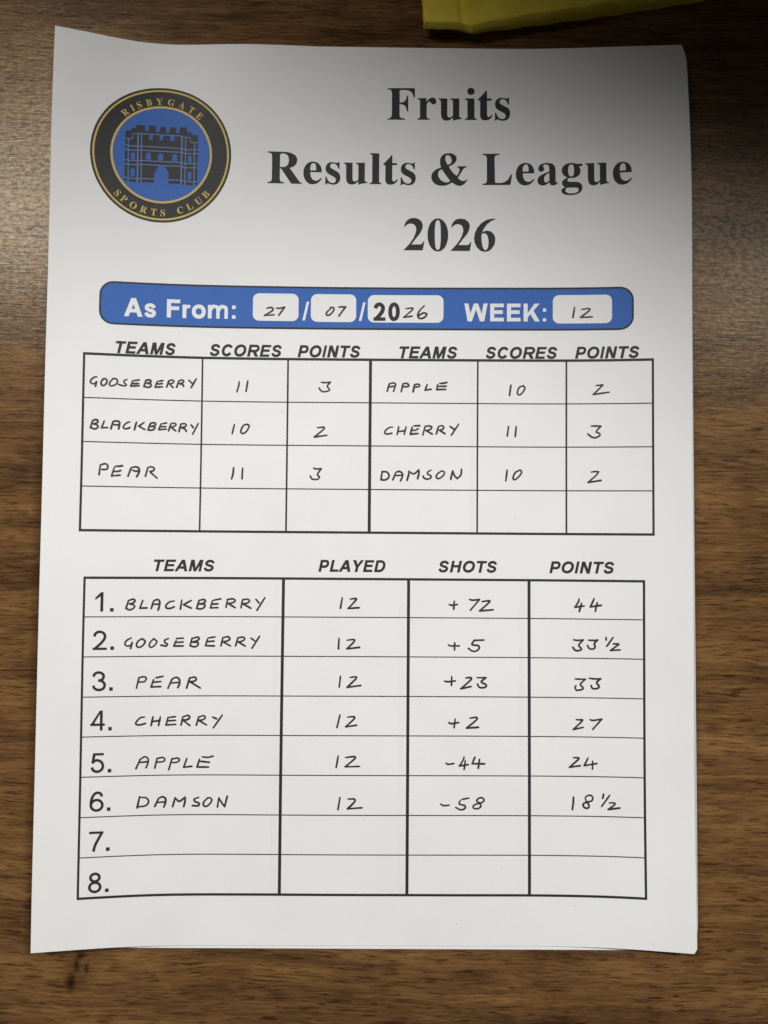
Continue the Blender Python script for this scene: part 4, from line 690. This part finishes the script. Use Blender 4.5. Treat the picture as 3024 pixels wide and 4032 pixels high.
# crest
cx, cy, crx, cry = CREST
def ring(ink, ro, ri):
    k = 72
    pts = lambda r: [(cx + crx * r * math.cos(2 * math.pi * i / k), cy + cry * r * math.sin(2 * math.pi * i / k)) for i in range(k)]
    ink.outline([pts(ro)] + ([pts(ri)] if ri else []))

ink = Ink(0.030); ring(ink, 1.0, 0.69)
crest = ink.build('crest', M_CRESTB, sheet)
ink = Ink(0.030); ring(ink, 0.689, None); ink.build('blue_disc', M_BLUE, crest)
for ro, ri in ((0.968, 0.941), (0.722, 0.690)):
    ink = Ink(0.046); ring(ink, ro, ri); ink.build('gold_ring', M_GOLD, crest)
top_ink, low_ink = Ink(0.046), Ink(0.046)
for ch, ang, side in CREST_LETTERS:
    g = GLYPHS['c' + ch]
    xs = [p[0] for l in g for p in l]; mid = (min(xs) + max(xs)) / 2
    sc = 0.142 * crx / 680.0
    a = math.radians(ang)
    loops = []
    for l in g:
        lp = []
        for x, y in l:
            px = (x - mid) * sc * 0.98; py = (y - 340) * sc
            if side > 0: rad = 0.816 * crx + py; t = a + px / (0.816 * crx)
            else: rad = 0.834 * crx - py; t = a - px / (0.834 * crx)
            lp.append((cx + rad * math.sin(t), cy - rad * math.cos(t) * cry / crx))
        loops.append(lp)
    (top_ink if side > 0 else low_ink).outline(loops)
top_ink.build('crest_lettering', M_GOLD, crest)
low_ink.build('crest_lettering', M_GOLD, crest)
ink = Ink(0.044); ink.outline([CASTLE]); castle = ink.build('castle_emblem', M_CRESTB, crest)
ink = Ink(0.060)
for k, p in enumerate(CASTLE_LINES):
    wd = 0.46 if k in (8, 10) else 0.34
    pp = []
    for i in range(len(p) - 1):
        a, b = Vector(p[i]), Vector(p[i + 1]); n = max(1, int((b - a).length / 2))
        pp += [a.lerp(b, s / n) for s in range(n)]
    pp.append(Vector(p[-1]))
    ink.ribbon(pp, wd, cap=False)
ink.build('castle_lines', M_CLINE, crest)
ink = Ink(0.074)
for p in CASTLE_WINDOWS: ink.outline([p])
ink.build('castle_windows', M_BLUE, crest)

# date banner
bx0, by0, bx1, by1 = BANNER
ink = Ink(0.030); ink.outline([rounded(bx0, by0, bx1, by1, 4.2)])
banner = ink.build('date_banner', M_BLUE, sheet)
ink = Ink(0.046)
rp = rounded(bx0, by0, bx1, by1, 4.2)
dense = []
for i in range(len(rp)):
    a, b = Vector(rp[i]), Vector(rp[(i + 1) % len(rp)]); n = max(1, int((b - a).length / 2))
    dense += [a.lerp(b, s / n) for s in range(n)]
ink.ribbon(dense, 0.62, closed=True)
ink.build('banner_outline', M_BLACK, banner)
for x0, y0, x1, y1 in ENTRY_BOXES:
    ink = Ink(0.048); ink.outline([rounded(x0, y0, x1, y1, 2.1)]); ink.build('entry_box', M_WHITE, banner)
for part in (BANNER_WHITE[:7], BANNER_WHITE[7:8], BANNER_WHITE[8:9], BANNER_WHITE[9:]):
    ink = Ink(0.048)
    for ch, x0, x1, yb, yt in part:
        put_sans(ink, ch, x0, x1, yb, yt, {'s': 1.25, 'r': 1.25, 'o': 1.3, 'm': 1.25}.get(ch, 1.35))
    ink.build('banner_lettering', M_WHITE, banner)
ink = Ink(0.064)
for ch, x0, x1, yb, yt in BANNER_BLACK: put_sans(ink, ch, x0, x1, yb, yt, 1.32)
ink.build('banner_lettering', M_BLACK, banner)

# the two ruled tables
def rule(ink, pts, width):
    pp = []
    for i in range(len(pts) - 1):
        a, b = Vector(pts[i]), Vector(pts[i + 1]); n = max(1, int((b - a).length / 1.6))
        pp += [a.lerp(b, s / n) for s in range(n)]
    pp.append(Vector(pts[-1]))
    ink.ribbon(pp, width, cap=False)


ink = Ink(0.030)
x0, x1 = L['a0'], L['a6']
for k, wd in (('t1_0', .85), ('t1_1', .36), ('t1_2', .36), ('t1_3', .36), ('t1_4', .80)): rule(ink, [(x0 - .35, H[k]), (x1 + .35, H[k])], wd)
for k, wd in (('a0', .72), ('a1', .55), ('a2', .58), ('a3', 1.0), ('a4', .55), ('a5', .58), ('a6', .72)): rule(ink, [(L[k], H['t1_0'] - .38), (L[k], H['t1_4'] + .38)], wd)
o = ink.build('results_table', M_BLACK, sheet)
o['label'] = 'ruled black grid of team scores and points'
ink = Ink(0.030)
x0, x1 = L['b0'], L['b4']
for k in range(9): rule(ink, [(x0 - .3, H['t2_%d' % k]), (x1 + .3, H['t2_%d' % k])], .80 if k in (0, 8) else .33)
for k, wd in (('b0', .70), ('b1', .98), ('b2', .98), ('b3', .98), ('b4', .76)): rule(ink, [(L[k], H['t2_0'] - .38), (L[k], H['t2_8'] + .38)], wd)
o = ink.build('league_table', M_BLACK, sheet)
o['label'] = 'ruled black grid with eight numbered league rows'

for word, x0, x1, yb, cap in HEADINGS:
    ink = Ink(0.048); italic_word(ink, word, x0, x1, yb, cap)
    o = ink.build('column_heading', M_BLACK, sheet)
    o['label'] = 'bold italic column heading ' + word
for row in ROW_NUMBERS:
    ink = Ink(0.048)
    for ch, x0, x1, yb, yt in row: put_sans(ink, ch, x0, x1, yb, yt, 0.84)
    o = ink.build('row_number', M_BLACK, sheet)
    o['label'] = 'printed row number ' + row[0][0]

# faint offset of the heavy rules
M_FAINT = plain('faint_offset', (0.783, 0.779, 0.765), 0.75, 0.2, 0.02)
for k, off in (('b1', -2.3), ('b2', -2.4), ('b3', -2.5), ('a4', -1.9)):
    ink = Ink(0.024)
    y0, y1 = (H['t2_0'], H['t2_8']) if k[0] == 'b' else (H['t1_0'], H['t1_4'])
    rule(ink, [(L[k] + off, y0 + .6), (L[k] + off + .15, y1 - .6)], 1.5)
    ink.build('faint_offset', M_FAINT, sheet)

# pen strokes
for word, where, strokes in HANDWRITING:
    ink = Ink(0.064)
    for st in strokes:
        runs = [[]]
        for p in st:
            runs[-1].append(p[:2])
            if len(p) > 2: runs.append([p[:2]])
        total = sum(len(r) > 1 for r in runs); k = 0
        for r in runs:
            if len(r) < 2: continue
            k += 1
            pts = spline(r)
            n = len(pts)
            base = 0.60 * (0.93 + 0.16 * rnd.random())
            ws = []
            ph = rnd.random() * 6
            for i in range(n):
                f = i / max(1, n - 1)
                a = base * (1 + 0.06 * math.sin(ph + f * 5))
                if k == 1: a *= 0.80 + 0.20 * min(1, f / 0.25)
                ws.append(a)
            ink.ribbon(pts, ws)
    o = ink.build('handwritten_entry', M_PEN, sheet)
    o['label'] = 'pen handwriting ' + word

# stray flecks of toner
for u, v, a, b in FLECKS:
    ink = Ink(0.030)
    ink.ribbon([Vector((u, v)), Vector((u + a / 2, v + b * .3)), Vector((u + a, v + b))], 0.16)
    ink.build('toner_fleck', M_GHOST, sheet)

# ------------------------------------------------------------------ yellow cloth at the far edge
def puff(name, front, left, right, back, z0, h, r, mat, parent, crease=None, sag=0.0, seed=1):
    """a soft folded layer: rounded edges, closed below"""
    rn = random.Random(seed)
    ph = [rn.random() * 6 for _ in range(6)]

    def steps(total):
        s = [0, .08, .25, .5, .85, 1.3, 1.9, 2.6, 3.4, 4.5, 6]
        s = [x for x in s if x < total]
        x = s[-1]
        while x < total: x = min(total, x + 0.8); s.append(x)
        return s
    T = steps(back - max(p[1] for p in front) + 4)
    U = steps(right - left)
    fx = [p[0] for p in front]; fy = [p[1] for p in front]
    top = []; bot = []
    for tt in T:
        rowt = []; rowb = []
        for uu in U:
            xx = left + uu
            wob = 0.16 * math.sin(xx * .5 + ph[0]) + 0.06 * math.sin(xx * 1.7 + ph[1]) + .02 * math.sin(xx * 5.3 + ph[2])
            v = np.interp(xx, fx, fy) + wob - tt
            x = xx + (0.12 * math.sin(v * 1.3 + ph[3]) + 0.08 * math.sin(v * 3.7 + ph[4])) + (tt * -0.07)
            d = min(tt, uu, 99)
            f = math.sqrt(max(0, 1 - (1 - min(d / r, 1)) ** 2))
            z = z0 + h * f + (0.25 * math.sin(xx * .21 + ph[5]) + .15 * math.sin(tt * .3 + xx * .1)) * min(1, d / 6)
            if crease:
                c = crease[0] + (v - crease[1]) * crease[2]
                z -= 0.9 * math.exp(-((x - c) / 0.6) ** 2) * f
            rowt.append((x, v, z)); rowb.append((x, v, z0))
        top.append(rowt); bot.append(rowb)
    nu, nv = len(U), len(T)
    verts = [world(*p) for r_ in top for p in r_] + [world(*p) for r_ in bot for p in r_]
    I = lambda i, j, s: s * nu * nv + j * nu + i
    faces = []
    for j in range(nv - 1):
        for i in range(nu - 1):
            faces.append([I(i, j, 0), I(i + 1, j, 0), I(i + 1, j + 1, 0), I(i, j + 1, 0)])
            faces.append([I(i, j, 1), I(i, j + 1, 1), I(i + 1, j + 1, 1), I(i + 1, j, 1)])
    for i in range(nu - 1):
        faces.append([I(i, 0, 0), I(i, 0, 1), I(i + 1, 0, 1), I(i + 1, 0, 0)])
        faces.append([I(i, nv - 1, 0), I(i + 1, nv - 1, 0), I(i + 1, nv - 1, 1), I(i, nv - 1, 1)])
    for j in range(nv - 1):
        faces.append([I(0, j, 0), I(0, j + 1, 0), I(0, j + 1, 1), I(0, j, 1)])
        faces.append([I(nu - 1, j, 0), I(nu - 1, j, 1), I(nu - 1, j + 1, 1), I(nu - 1, j + 1, 0)])
    return link_mesh(name, verts, faces, mat, parent)


cloth = bpy.data.objects.new('folded_cloth', None)
COL.objects.link(cloth)
tag(cloth, 'mustard yellow folded cloth lying on the table beyond the top edge of the sheet', 'cloth')
M_CLOTH = cloth_material()
puff('lower_fold', [(120, -9.2), (127, -7.9), (131.7, -6.6), (139.1, -5.4), (150.7, -7.1), (185.5, -12.4), (240, -22)], 124.5, 236, 60, 0.05, 2.9, 0.7, M_CLOTH, cloth, seed=3)
puff('upper_fold', [(119, -5.4), (122.7, -5.0), (135.3, -4.6), (137.6, -3.9), (139, -4.2), (157.4, -8.1), (183.8, -12.4), (240, -22.5)], 122.0, 240, 60, 3.05, 3.1, 0.4, M_CLOTH, cloth, crease=(135.0, -5.0, 0.12), seed=8)
